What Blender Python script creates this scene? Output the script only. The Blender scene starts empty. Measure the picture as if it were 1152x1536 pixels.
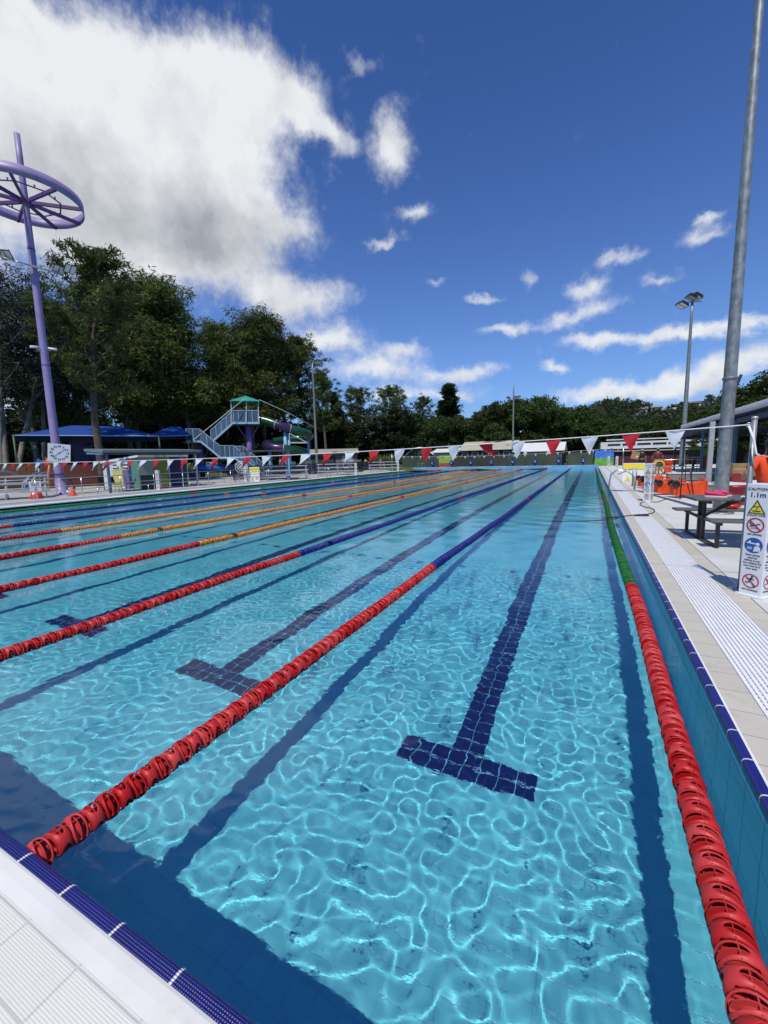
import bpy, math, random
import numpy as np
from mathutils import Vector, Matrix
R = math.radians
COL = bpy.context.scene.collection
SC = bpy.context.scene
random.seed(7)
RNG = np.random.default_rng(11)

# ------------------------------------------------------------------ camera
CAM = Vector((-0.474, -0.682, 1.644))
PITCH, ROLL, YAW, FPX = 0.128, -0.0257, 0.4634, 621.42      # focal length in pixels of a 1152 wide picture
_c, _s, _cp, _sp = math.cos(YAW), math.sin(YAW), math.cos(PITCH), math.sin(PITCH)
FWD = Vector((-_s * _cp, _c * _cp, -_sp)); RIGHT = Vector((_c, _s, 0)); UP = RIGHT.cross(FWD)
CR = RIGHT * math.cos(ROLL) + UP * math.sin(ROLL); CU = -RIGHT * math.sin(ROLL) + UP * math.cos(ROLL)
_cam = bpy.data.cameras.new('camera'); cam = bpy.data.objects.new('camera', _cam); COL.objects.link(cam)
_cam.sensor_fit = 'HORIZONTAL'; _cam.sensor_width = 36; _cam.lens = 36 * FPX / 1152
_cam.clip_start = 0.05; _cam.clip_end = 5000
cam.matrix_world = Matrix.Translation(CAM) @ Matrix((CR, CU, -FWD)).transposed().to_4x4()
SC.camera = cam

def ray(x, y): return FWD + CR * ((x - 576) / FPX) - CU * ((y - 768) / FPX)
def G(x, y, z=0.1):                     # point of the horizontal plane z seen at a photo pixel
    d = ray(x, y); return CAM + d * ((z - CAM.z) / d.z)
def AY(x, y, Y):
    d = ray(x, y); return CAM + d * ((Y - CAM.y) / d.y)
def AX(x, y, X):
    d = ray(x, y); return CAM + d * ((X - CAM.x) / d.x)
def AD(x, y, D):                        # at horizontal distance D
    d = ray(x, y); return CAM + d * (D / math.hypot(d.x, d.y))
def HT(b, x, y):                        # height on the vertical through b seen at a pixel
    d = ray(x, y); return CAM.z + d.z * math.hypot(b.x - CAM.x, b.y - CAM.y) / math.hypot(d.x, d.y)

# ------------------------------------------------------------------ sun, sky, exposure
SUN_EL, SUN_ROT = R(60), R(170)
SUN_DIR = Vector((math.sin(SUN_ROT) * math.cos(SUN_EL), math.cos(SUN_ROT) * math.cos(SUN_EL), math.sin(SUN_EL)))
_l = bpy.data.lights.new('sun', 'SUN'); _l.energy = 3.6; _l.angle = R(0.5); _l.color = (1, 0.93, 0.81)
sun = bpy.data.objects.new('sun', _l); COL.objects.link(sun); sun.location = (0, 0, 40)
sun.rotation_euler = SUN_DIR.to_track_quat('Z', 'Y').to_euler()
_l.cycles.is_caustics_light = True
SC.view_settings.view_transform = 'Standard'; SC.view_settings.look = 'None'
SC.view_settings.exposure = 0.12; SC.view_settings.gamma = 1.0; SC.view_settings.use_curve_mapping = False

class NT:
    """short hand for building node trees"""
    def __init__(s, tree): s.t = tree
    def n(s, typ, **kw):
        nd = s.t.nodes.new(typ)
        for k, v in kw.items(): setattr(nd, k, v)
        return nd
    def put(s, sock, v):
        if isinstance(v, bpy.types.NodeSocket): s.t.links.new(v, sock)
        elif v is not None: sock.default_value = v
    def m(s, op, a, b=None, c=None, clamp=False):
        nd = s.n('ShaderNodeMath', operation=op, use_clamp=clamp)
        for i, v in enumerate((a, b, c)):
            if v is not None: s.put(nd.inputs[i], v)
        return nd.outputs[0]
    def v(s, op, a, b=None, scale=None):
        nd = s.n('ShaderNodeVectorMath', operation=op)
        s.put(nd.inputs[0], a)
        if b is not None: s.put(nd.inputs[1], b)
        if scale is not None: s.put(nd.inputs['Scale'], scale)
        return nd.outputs['Value'] if op in ('DOT_PRODUCT', 'LENGTH', 'DISTANCE') else nd.outputs[0]
    def mix(s, f, a, b, mode='MIX'):
        nd = s.n('ShaderNodeMix', data_type='RGBA', blend_type=mode)
        s.put(nd.inputs[0], f); s.put(nd.inputs[6], a); s.put(nd.inputs[7], b); return nd.outputs[2]
    def noise(s, vec, scale, detail=3, rough=0.5, dist=0.0):
        nd = s.n('ShaderNodeTexNoise'); s.put(nd.inputs['Vector'], vec)
        nd.inputs['Scale'].default_value = scale; nd.inputs['Detail'].default_value = detail
        nd.inputs['Roughness'].default_value = rough; nd.inputs['Distortion'].default_value = dist
        return nd.outputs['Fac'], nd.outputs['Color']
    def step(s, x, a, b):
        nd = s.n('ShaderNodeMapRange', interpolation_type='SMOOTHSTEP')
        s.put(nd.inputs[0], x); nd.inputs[1].default_value = a; nd.inputs[2].default_value = b
        return nd.outputs[0]

world = bpy.data.worlds.new('World'); SC.world = world; world.use_nodes = True
wt = NT(world.node_tree); bg = world.node_tree.nodes['Background']; bg.inputs[1].default_value = 0.116
sky = wt.n('ShaderNodeTexSky', sky_type='NISHITA', sun_disc=False)
sky.sun_elevation = SUN_EL; sky.sun_rotation = SUN_ROT; sky.air_density = 1.0; sky.dust_density = 0.3; sky.ozone_density = 3.0
# clouds: patches placed by compass bearing and height above the horizon, torn up by noise
geo = wt.n('ShaderNodeTexCoord').outputs['Generated']
dirv = wt.v('NORMALIZE', geo)
sep = wt.n('ShaderNodeSeparateXYZ'); wt.put(sep.inputs[0], dirv)
az = wt.m('ARCTAN2', sep.outputs[0], sep.outputs[1]); el = wt.m('ARCSINE', sep.outputs[2])
cv = wt.n('ShaderNodeCombineXYZ'); wt.put(cv.inputs[0], az); wt.put(cv.inputs[1], el)
uv = cv.outputs[0]
_, w1 = wt.noise(uv, 5.0, 6, 0.6)
_, w2 = wt.noise(uv, 26.0, 4, 0.6)
uvd = wt.v('ADD', uv, wt.v('SCALE', wt.v('SUBTRACT', w1, (0.5, 0.5, 0.5)), scale=0.105))
uvd = wt.v('ADD', uvd, wt.v('SCALE', wt.v('SUBTRACT', w2, (0.5, 0.5, 0.5)), scale=0.030))
def azel(x, y):
    d = ray(x, y).normalized(); return math.atan2(d.x, d.y), math.asin(d.z)
CLOUDS = [(20, 40, 70, 60, .9), (60, 160, 130, 120, 1.2), (205, 130, 150, 100, 1.3), (345, 120, 95, 85, 1.1), (130, 310, 190, 110, 1.3),
          (300, 250, 120, 120, 1.1), (270, 370, 120, 60, .8), (450, 165, 40, 45, .6), (492, 210, 38, 22, .7), (585, 200, 36, 60, .8),
          (545, 90, 30, 18, .4), (620, 318, 30, 18, .6), (576, 357, 28, 10, .6), (440, 335, 55, 35, .45),
          (445, 446, 85, 36, 1.05), (488, 512, 72, 22, 1.0), (560, 556, 80, 17, .75), (590, 590, 60, 14, .6), (600, 530, 40, 12, .55), (700, 562, 60, 12, .7),
          (680, 590, 50, 10, .55), (880, 428, 40, 17, .62), (925, 388, 34, 13, .58), (905, 455, 42, 14, .56), (850, 482, 36, 17, .62), (880, 515, 44, 13, .55), (985, 415, 36, 13, .5),
          (960, 512, 110, 15, .55), (1040, 500, 60, 9, .5), (1000, 578, 100, 18, .72), (880, 588, 70, 14, .6), (1110, 545, 70, 22, .8), (1110, 500, 60, 12, .55),
          (1050, 352, 40, 16, .55), (1060, 325, 30, 8, .5), (755, 500, 48, 10, .65), (718, 454, 28, 9, .6), (832, 556, 22, 9, .6),
          (792, 418, 14, 18, .45), (655, 420, 22, 7, .4), (-250, 250, 220, 250, 1.2), (-150, 560, 250, 80, .7)]
field = 0.0
for (x, y, rx, ry, w) in CLOUDS:
    u0, v0 = azel(x, y); u1, _ = azel(x + rx, y); _, v1 = azel(x, y - ry)
    q = wt.v('MULTIPLY', wt.v('SUBTRACT', uvd, (u0, v0, 0)), (1 / abs(u1 - u0), 1 / abs(v1 - v0), 0))
    g_ = wt.m('EXPONENT', wt.m('MULTIPLY', wt.v('DOT_PRODUCT', q, q), -1.0))
    field = wt.m('MULTIPLY_ADD', g_, w * (1.35 if w < .9 else 1.0), field)
nA, _ = wt.noise(uv, 12.0, 10, 0.68)
nB, _ = wt.noise(wt.v('ADD', uv, (0, .02, 0)), 4.0, 4, 0.5)
nC, _ = wt.noise(uv, 38.0, 6, 0.6)
dens = wt.m('ADD', field, wt.m('ADD', wt.m('MULTIPLY', wt.m('SUBTRACT', nA, 0.5), 1.25), wt.m('MULTIPLY', wt.m('SUBTRACT', nC, 0.5), 0.5)))
alpha = wt.m('MULTIPLY', wt.step(dens, 0.16, 1.15), 0.96)
# grey, thick middle and underside
gx = [(150, 330, 230, 75, 1.0), (330, 345, 90, 60, .7), (420, 465, 90, 18, .5), (480, 530, 60, 10, .35), (100, 230, 150, 60, .35), (1000, 590, 120, 14, .4)]
gf = 0.0
for (x, y, rx, ry, w) in gx:
    u0, v0 = azel(x, y); u1, _ = azel(x + rx, y); _, v1 = azel(x, y - ry)
    q = wt.v('MULTIPLY', wt.v('SUBTRACT', uvd, (u0, v0, 0)), (1 / abs(u1 - u0), 1 / abs(v1 - v0), 0))
    gf = wt.m('MULTIPLY_ADD', wt.m('EXPONENT', wt.m('MULTIPLY', wt.v('DOT_PRODUCT', q, q), -1.0)), w, gf)
nD_, _ = wt.noise(wt.v('ADD', uvd, (0, .035, 0)), 10.0, 6, 0.6)
shade = wt.m('ADD', wt.m('MULTIPLY', gf, 0.70), wt.m('ADD', wt.m('MULTIPLY', wt.m('SUBTRACT', nB, 0.5), 0.8), wt.m('MULTIPLY', wt.m('SUBTRACT', nD_, 0.5), 1.3)), clamp=True)
lum = wt.mix(shade, (6.9, 7.05, 7.2, 1), (2.9, 3.1, 3.4, 1))
skyc = wt.mix(1.0, sky.outputs[0], (0.54, 0.77, 1.07, 1), 'MULTIPLY')
gm = wt.n('ShaderNodeGamma'); wt.put(gm.inputs[0], wt.v('SCALE', skyc, scale=0.2)); gm.inputs[1].default_value = 1.28
skyc = wt.v('SCALE', gm.outputs[0], scale=5.0)
hz = wt.m('EXPONENT', wt.m('MULTIPLY', wt.m('MAXIMUM', el, 0.0), -4.2))
skyc = wt.mix(wt.m('MULTIPLY', hz, .75), skyc, (2.2, 3.2, 5.2, 1))
wt.put(bg.inputs[0], wt.mix(alpha, skyc, lum))
SC.cycles.use_denoising = True
SC.cycles.max_bounces = 8; SC.cycles.transmission_bounces = 8; SC.cycles.transparent_max_bounces = 8
SC.cycles.sample_clamp_indirect = 6.0
SC.cycles.caustics_reflective = False

# ------------------------------------------------------------------ helpers: materials
MATS = {}
def mat(name, col, rough=0.6, metal=0.0, var=0.0, vscale=6.0, bump=0.0, bscale=40.0, dirt=None, spec=0.5, alpha=1.0, trans=0.0):
    """painted, metal, plastic or stone surface with an uneven colour and a fine relief"""
    if name in MATS: return MATS[name]
    m = bpy.data.materials.new(name); m.use_nodes = True; t = NT(m.node_tree); b = m.node_tree.nodes['Principled BSDF']
    b.inputs['Roughness'].default_value = rough; b.inputs['Metallic'].default_value = metal
    b.inputs['Specular IOR Level'].default_value = spec; b.inputs['Alpha'].default_value = alpha
    pos = t.n('ShaderNodeTexCoord').outputs['Object']
    c = (*col, 1)
    if var:
        f, _ = t.noise(pos, vscale, 5, 0.6)
        lo = tuple(x * (1 - var) for x in col) + (1,); hi = tuple(min(1, x * (1 + var)) for x in col) + (1,)
        c = t.mix(t.step(f, 0.3, 0.7), lo, hi)
    if dirt:
        f2, _ = t.noise(pos, dirt[3], 7, 0.7)
        c = t.mix(t.m('MULTIPLY', t.step(f2, 0.5, 0.75), dirt[4] if len(dirt) > 4 else 0.6), c, (*dirt[:3], 1))
    t.put(b.inputs['Base Color'], c)
    if bump:
        f3, _ = t.noise(pos, bscale, 4, 0.6)
        bn = t.n('ShaderNodeBump'); bn.inputs['Strength'].default_value = 0.6; bn.inputs['Distance'].default_value = bump
        t.put(bn.inputs['Height'], f3); t.put(b.inputs['Normal'], bn.outputs[0])
    if trans:
        tr = t.n('ShaderNodeBsdfTranslucent'); t.put(tr.inputs[0], c)
        mx = t.n('ShaderNodeMixShader'); mx.inputs[0].default_value = trans
        t.t.links.new(b.outputs[0], mx.inputs[1]); t.t.links.new(tr.outputs[0], mx.inputs[2])
        t.t.links.new(mx.outputs[0], m.node_tree.nodes['Material Output'].inputs[0])
    MATS[name] = m; return m

def foliage(name, a, b, c):
    m = bpy.data.materials.new(name); m.use_nodes = True; t = NT(m.node_tree); bs = m.node_tree.nodes['Principled BSDF']
    pos = t.n('ShaderNodeTexCoord').outputs['Object']; oi = t.n('ShaderNodeObjectInfo').outputs['Random']
    f, _ = t.noise(pos, 0.55, 3, 0.6); g, _ = t.noise(pos, 3.5, 2, 0.5)
    col = t.mix(t.step(f, 0.35, 0.65), (*a, 1), (*b, 1)); col = t.mix(t.m('MULTIPLY', t.step(g, 0.5, 0.75), 0.7), col, (*c, 1))
    hs = t.n('ShaderNodeHueSaturation'); t.put(hs.inputs['Value'], t.m('MULTIPLY_ADD', oi, 0.35, 0.8)); t.put(hs.inputs['Color'], col)
    t.put(hs.inputs['Hue'], t.m('MULTIPLY_ADD', oi, 0.02, 0.49))
    t.put(bs.inputs['Base Color'], hs.outputs[0]); bs.inputs['Roughness'].default_value = 0.55; bs.inputs['Specular IOR Level'].default_value = 0.3
    tr = t.n('ShaderNodeBsdfTranslucent'); t.put(tr.inputs[0], hs.outputs[0])
    mx = t.n('ShaderNodeMixShader'); mx.inputs[0].default_value = 0.35
    t.t.links.new(bs.outputs[0], mx.inputs[1]); t.t.links.new(tr.outputs[0], mx.inputs[2])
    t.t.links.new(mx.outputs[0], m.node_tree.nodes['Material Output'].inputs[0])
    return m

# ------------------------------------------------------------------ helpers: meshes
def new_mesh(name, V, F, smooth=False, mats=(), mi=None):
    me = bpy.data.meshes.new(name); me.from_pydata([tuple(v) for v in V], [], F)
    for m in mats: me.materials.append(m)
    if mi is not None: me.polygons.foreach_set('material_index', mi)
    if smooth: me.polygons.foreach_set('use_smooth', [True] * len(me.polygons))
    me.update(); return me
def np_mesh(name, V, Q, smooth=True, mat_=None):
    V = np.asarray(V, np.float32); Q = np.asarray(Q, np.int32); k = Q.shape[1]
    me = bpy.data.meshes.new(name); me.vertices.add(len(V)); me.vertices.foreach_set('co', V.ravel())
    me.loops.add(Q.size); me.loops.foreach_set('vertex_index', Q.ravel())
    me.polygons.add(len(Q)); me.polygons.foreach_set('loop_start', (np.arange(len(Q)) * k).astype(np.int32))
    me.update(calc_edges=True); me.polygons.foreach_set('use_smooth', np.full(len(Q), smooth))
    if mat_: me.materials.append(mat_)
    me.update(); return me

def frame_of(d):
    d = Vector(d).normalized(); a = Vector((0, 0, 1)) if abs(d.z) < 0.95 else Vector((1, 0, 0))
    x = d.cross(a).normalized(); return x, x.cross(d).normalized()
class MB:
    """collects shapes, then links them as ONE mesh object"""
    def __init__(s): s.V = []; s.F = []; s.S = []
    def add(s, V, F, smooth=False):
        o = len(s.V); s.V += [Vector(v) for v in V]; s.F += [[i + o for i in f] for f in F]; s.S += [smooth] * len(F); return s
    def box(s, c, size, rz=0.0, tilt=None):
        c = Vector(c); M = Matrix.Rotation(rz, 3, 'Z')
        if tilt: M = M @ Matrix.Rotation(tilt[1], 3, tilt[0])
        V = [c + M @ Vector((x * size[0] / 2, y * size[1] / 2, z * size[2] / 2)) for x in (-1, 1) for y in (-1, 1) for z in (-1, 1)]
        return s.add(V, [(0, 1, 3, 2), (4, 6, 7, 5), (0, 4, 5, 1), (2, 3, 7, 6), (0, 2, 6, 4), (1, 5, 7, 3)])
    def bar(s, a, b, w, h=None, up=(0, 0, 1)):
        a, b = Vector(a), Vector(b); h = h or w; d = (b - a).normalized(); u = Vector(up)
        if abs(d.dot(u)) > 0.98: u = Vector((0, 1, 0))
        x = d.cross(u).normalized(); y = x.cross(d).normalized()
        V = [p + x * (i * w / 2) + y * (j * h / 2) for p in (a, b) for i, j in ((-1, -1), (1, -1), (1, 1), (-1, 1))]
        return s.add(V, [(0, 1, 2, 3), (7, 6, 5, 4), (0, 4, 5, 1), (1, 5, 6, 2), (2, 6, 7, 3), (3, 7, 4, 0)])
    def tube(s, pts, r, n=10, cap=True):
        pts = [Vector(p) for p in pts]; rs = r if isinstance(r, (list, tuple)) else [r] * len(pts); V = []; prev = None
        for i, p in enumerate(pts):
            d = (pts[min(i + 1, len(pts) - 1)] - pts[max(i - 1, 0)]).normalized()
            if prev is None: x, y = frame_of(d)
            else:
                x = (prev - d * prev.dot(d)).normalized(); y = x.cross(d)
            prev = x
            V += [p + (x * math.cos(t) + y * math.sin(t)) * rs[i] for t in (2 * math.pi * k / n for k in range(n))]
        F = [(i * n + k, i * n + (k + 1) % n, (i + 1) * n + (k + 1) % n, (i + 1) * n + k) for i in range(len(pts) - 1) for k in range(n)]
        s.add(V, F, True)
        if cap: o = len(s.V) - len(V); s.F += [[o + k for k in range(n)][::-1], [o + (len(pts) - 1) * n + k for k in range(n)]]; s.S += [False, False]
        return s
    def lathe(s, prof, n=24, c=(0, 0, 0), axis='Z', closed=False, smooth=True):
        c = Vector(c); V = []
        for r, z in prof:
            for k in range(n):
                t = 2 * math.pi * k / n; a, b = r * math.cos(t), r * math.sin(t)
                V.append(c + (Vector((a, b, z)) if axis == 'Z' else Vector((a, z, b)) if axis == 'Y' else Vector((z, a, b))))
        m = len(prof); F = []
        for i in range(m if closed else m - 1):
            j = (i + 1) % m
            F += [(i * n + k, i * n + (k + 1) % n, j * n + (k + 1) % n, j * n + k) for k in range(n)]
        return s.add(V, F, smooth)
    def face(s, pts): return s.add(pts, [list(range(len(pts)))])
    def prism(s, pts, d):                # flat outline pts (3-D) pushed along vector d
        n = len(pts); d = Vector(d); P = [Vector(p) for p in pts]
        return s.add(P + [p + d for p in P], [list(range(n))[::-1], [n + i for i in range(n)]] + [(i, (i + 1) % n, n + (i + 1) % n, n + i) for i in range(n)])
    def ball(s, c, r, n=12, sc=(1, 1, 1)):
        c = Vector(c); V = []; m = max(5, n // 2)
        for i in range(m + 1):
            p = math.pi * i / m
            V += [c + Vector((math.sin(p) * math.cos(2 * math.pi * k / n) * r * sc[0], math.sin(p) * math.sin(2 * math.pi * k / n) * r * sc[1], math.cos(p) * r * sc[2])) for k in range(n)]
        return s.add(V, [(i * n + k, i * n + (k + 1) % n, (i + 1) * n + (k + 1) % n, (i + 1) * n + k) for i in range(m) for k in range(n)], True)
    def mesh(s, name, m):
        me = new_mesh(name, s.V, s.F, False, [m] if m else []); me.polygons.foreach_set('use_smooth', s.S); me.update(); return me
    def build(s, name, m, parent=None, bevel=0.0, label=None):
        o = obj(name, s.mesh(name, m), parent)
        if bevel:
            b = o.modifiers.new('bevel', 'BEVEL'); b.width = bevel; b.segments = 2; b.limit_method = 'ANGLE'; b.angle_limit = R(40)
        if label: o['label'] = label
        return o
def obj(name, me, parent=None, loc=None, rz=None):
    o = bpy.data.objects.new(name, me); COL.objects.link(o)
    if parent: o.parent = parent
    if loc is not None: o.location = loc
    if rz is not None: o.rotation_euler.z = rz
    return o
def thing(name, label, cat, loc=(0, 0, 0), rz=0.0, group=None):
    o = bpy.data.objects.new(name, None); COL.objects.link(o); o.location = loc; o.rotation_euler.z = rz
    o.empty_display_size = 0.2; return tag(o, label, cat, group)
def tag(o, label, cat, group=None, kind=None):
    o['label'] = label; o['category'] = cat
    if group: o['group'] = group
    if kind: o['kind'] = kind
    return o
def struct(o): o['kind'] = 'structure'; return o
def dup(root, loc=None, rz=None, label=None, group=None, scale=None):
    r = root.copy(); COL.objects.link(r)
    if loc is not None: r.location = loc
    if rz is not None: r.rotation_euler.z = rz
    if label: r['label'] = label
    if group: r['group'] = group
    if scale is not None: r.scale = scale
    for ch in list(root.children):
        c = ch.copy(); COL.objects.link(c); c.parent = r
        for g in list(ch.children):
            d = g.copy(); COL.objects.link(d); d.parent = c
    return r
def baked(name, me_src, mods, mats=None):
    """the mesh after its modifiers, as plain data"""
    o = bpy.data.objects.new('tmp', me_src); COL.objects.link(o)
    for typ, kw in mods:
        md = o.modifiers.new(typ, typ)
        for k, v in kw.items(): setattr(md, k, v)
    dg = bpy.context.evaluated_depsgraph_get(); me = bpy.data.meshes.new_from_object(o.evaluated_get(dg)); me.name = name
    bpy.data.objects.remove(o)
    if mats is not None:
        me.materials.clear()
        for m in mats: me.materials.append(m)
    return me
_TXT = {}
def text_mesh(txt, size, m, depth=0.0008, align='CENTER', space=1.0):
    k = (txt, size, m.name, align)
    if k in _TXT: return _TXT[k]
    cu = bpy.data.curves.new('lettering', 'FONT'); cu.body = txt; cu.size = size; cu.align_x = align; cu.align_y = 'CENTER'
    cu.extrude = depth; cu.space_character = space; cu.resolution_u = 3; cu.offset = size * 0.012
    o = bpy.data.objects.new('t', cu); COL.objects.link(o); dg = bpy.context.evaluated_depsgraph_get()
    me = bpy.data.meshes.new_from_object(o.evaluated_get(dg)); bpy.data.objects.remove(o)
    me.materials.clear(); me.materials.append(m); _TXT[k] = me; return me

# ------------------------------------------------------------------ tiled and patterned surfaces
def tile_mat(name, col, joint, size, jw, rough=0.35, off=(0, 0, 0), var=0.08, extra=None, ridge=None, spec=0.5, vs=3.0, stain=None):
    """tiles with joints; size per axis (0 = no joint across that axis); extra(t, pos, colour) -> colour; ridge = (axis, pitch, depth)"""
    m = bpy.data.materials.new(name); m.use_nodes = True; t = NT(m.node_tree); b = m.node_tree.nodes['Principled BSDF']
    pos = t.n('ShaderNodeTexCoord').outputs['Object']; sp = t.n('ShaderNodeSeparateXYZ'); t.put(sp.inputs[0], pos)
    J = None; cell = []
    for i, s in enumerate(size):
        if not s: continue
        q = t.m('DIVIDE', t.m('ADD', sp.outputs[i], off[i]), s); cell.append(t.m('FLOOR', q))
        d = t.m('ABSOLUTE', t.m('SUBTRACT', t.m('FRACT', q), 0.5))
        j = t.step(d, 0.5 - jw / s, 0.5 - 0.25 * jw / s); J = j if J is None else t.m('MAXIMUM', J, j)
    cc = t.n('ShaderNodeCombineXYZ')
    for i, c_ in enumerate(cell): t.put(cc.inputs[i], c_)
    wn = t.n('ShaderNodeTexWhiteNoise'); t.put(wn.inputs['Vector'], cc.outputs[0])
    f, _ = t.noise(pos, vs, 6, 0.65)
    k = t.m('ADD', t.m('MULTIPLY', t.m('SUBTRACT', wn.outputs['Value'], 0.5), var), t.m('MULTIPLY', t.m('SUBTRACT', f, 0.5), var * 2.2))
    c = t.mix(t.m('ADD', k, 0.5, clamp=True), tuple(x * 0.6 for x in col) + (1,), tuple(min(1, x * 1.4) for x in col) + (1,))
    if stain:
        f2, _ = t.noise(pos, stain[3], 8, 0.7); c = t.mix(t.m('MULTIPLY', t.step(f2, 0.52, 0.72), stain[4]), c, (*stain[:3], 1))
    if extra: c = extra(t, sp, c)
    c = t.mix(J, c, (*joint, 1))
    t.put(b.inputs['Base Color'], c); b.inputs['Roughness'].default_value = rough; b.inputs['Specular IOR Level'].default_value = spec
    h = t.m('MULTIPLY', J, -0.0015)
    if ridge:
        ax, pitch, dep = ridge
        w = t.m('SINE', t.m('MULTIPLY', sp.outputs[ax], 2 * math.pi / pitch)); h = t.m('ADD', h, t.m('MULTIPLY', w, dep))
        w2 = t.m('SINE', t.m('MULTIPLY', sp.outputs[1 - ax], 2 * math.pi / (pitch * 1.1))); h = t.m('ADD', h, t.m('MULTIPLY', w2, dep * .45))
    fb, _ = t.noise(pos, 220, 2, 0.5); h = t.m('ADD', h, t.m('MULTIPLY', fb, 0.0004))
    bn = t.n('ShaderNodeBump'); bn.inputs['Strength'].default_value = 1.0; bn.inputs['Distance'].default_value = 1.0
    t.put(bn.inputs['Height'], h); t.put(b.inputs['Normal'], bn.outputs[0]); return m

XR, XL, YF, DK, DEPTH = 0.263, -21.4, 50.0, 0.1, 1.1
def lane_paint(t, sp, c):
    """navy lane lines with a cross bar at each end, in the middle of every 2.5 m lane"""
    x, y = sp.outputs[0], sp.outputs[1]
    u = t.m('ABSOLUTE', t.m('SUBTRACT', t.m('FRACT', t.m('DIVIDE', x, 2.5)), 0.5))           # 0 on a lane's middle
    yy = t.m('ABSOLUTE', t.m('SUBTRACT', y, 25.0))
    line = t.m('MULTIPLY', t.m('LESS_THAN', u, 0.125 / 2.5), t.m('LESS_THAN', yy, 22.95))
    bar = t.m('MULTIPLY', t.m('MULTIPLY', t.m('LESS_THAN', u, 0.5 / 2.5), t.m('LESS_THAN', yy, 23.05)), t.m('GREATER_THAN', yy, 22.8))
    k = t.m('MULTIPLY', t.m('MAXIMUM', line, bar), t.m('GREATER_THAN', x, -20.0)); k = t.m('MULTIPLY', k, t.m('LESS_THAN', x, 0.0))
    return t.mix(k, c, (0.006, 0.012, 0.115, 1))
POOL_BLUE = (0.15, 0.60, 0.78)
M_floor = tile_mat('pool floor tiles', POOL_BLUE, (0.17, 0.57, 0.75), (0.125, 0.125, 0), 0.0042, extra=lane_paint, off=(0, .05, 0), var=.10, vs=1.2, stain=(.05, .28, .40, .9, .35))
M_wallx = tile_mat('pool wall tiles across', POOL_BLUE, (0.045, 0.21, 0.32), (0, 0.25, 0.36), 0.007, var=.12, stain=(.05, .26, .38, 1.5, .3))
M_wally = tile_mat('pool wall tiles along', POOL_BLUE, (0.045, 0.21, 0.32), (0.25, 0, 0.36), 0.007, var=.12)
M_navyx = tile_mat('navy edge tile right', (0.012, 0.016, 0.16), (0.62, 0.65, 0.68), (0, 0.25, 0), 0.007, rough=.3, off=(0, -.07, 0), var=.2)
M_navyy = tile_mat('navy edge tile near', (0.012, 0.018, 0.17), (0.70, 0.72, 0.70), (0.30, 0, 0), 0.008, rough=.35, off=(.05, 0, 0), var=.2, ridge=(1, .0085, .0012))
M_white = tile_mat('white ridged deck tile', (0.68, 0.67, 0.61), (0.55, 0.55, 0.50), (0.30, 0.144, 0), 0.006, rough=.45, off=(.05, .144 - .006, 0), var=.05, ridge=(1, .0075, .0003), stain=(.55, .54, .47, 3, .5))
M_sand = tile_mat('sandstone coloured tile', (0.50, 0.47, 0.40), (0.28, 0.27, 0.23), (0, 0.25, 0), 0.005, rough=.6, off=(0, -.05, 0), var=.10, stain=(.36, .32, .25, 5, .6))
M_conc = mat('pale deck concrete', (0.55, 0.56, 0.53), rough=.85, var=.08, vscale=1.1, bump=.002, bscale=90, dirt=(.44, .44, .40, .8, .4))
M_ramp = mat('grey ramp concrete', (0.30, 0.30, 0.28), rough=.85, var=.12, vscale=2.0, bump=.002)
M_kerbw = mat('white painted kerb', (0.72, 0.73, 0.72), rough=.6, var=.06, vscale=3, dirt=(.5, .5, .46, 4, .4))
M_grate = mat('white plastic grating', (0.76, 0.77, 0.78), rough=.4, var=.04, vscale=8, dirt=(.58, .56, .5, 6, .35))
M_dark = mat('dark gutter', (0.05, 0.05, 0.05), rough=.9)

def sheet(name, x0, x1, y0, y1, z, m, nx=1, ny=1):
    V = [(x0 + (x1 - x0) * i / nx, y0 + (y1 - y0) * j / ny, z) for j in range(ny + 1) for i in range(nx + 1)]
    F = [(j * (nx + 1) + i, j * (nx + 1) + i + 1, (j + 1) * (nx + 1) + i + 1, (j + 1) * (nx + 1) + i) for j in range(ny) for i in range(nx)]
    return obj(name, new_mesh(name, V, F, False, [m]))
floor_ = struct(sheet('pool_floor', XL, XR, 0, YF, -DEPTH, M_floor)); floor_.cycles.is_caustics_receiver = True
def wall(name, c, s, m):
    o = MB().box(c, s).build(name, m); struct(o); o.cycles.is_caustics_receiver = True; return o
wall('pool_wall', (XR + .05, YF / 2, (-DEPTH - .1 + .06) / 2), (.1, YF + .4, DEPTH + .16), M_wallx)
wall('pool_wall', (XL - .05, YF / 2, (-DEPTH - .1 + .06) / 2), (.1, YF + .4, DEPTH + .16), M_wallx)
wall('pool_wall', ((XL + XR) / 2, -.07, (-DEPTH - .1 + .06) / 2), (XR - XL - .004, .1, DEPTH + .16), M_wally)
wall('pool_wall', ((XL + XR) / 2, YF + .2, (-DEPTH + .40) / 2 - .05), (XR - XL - .004, .4, DEPTH + .50), tile_mat('pale end wall tiles', (.17, .40, .60), (.12, .30, .45), (0.25, 0, 0.25), 0.006, var=.1))   # raised turning wall
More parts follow.
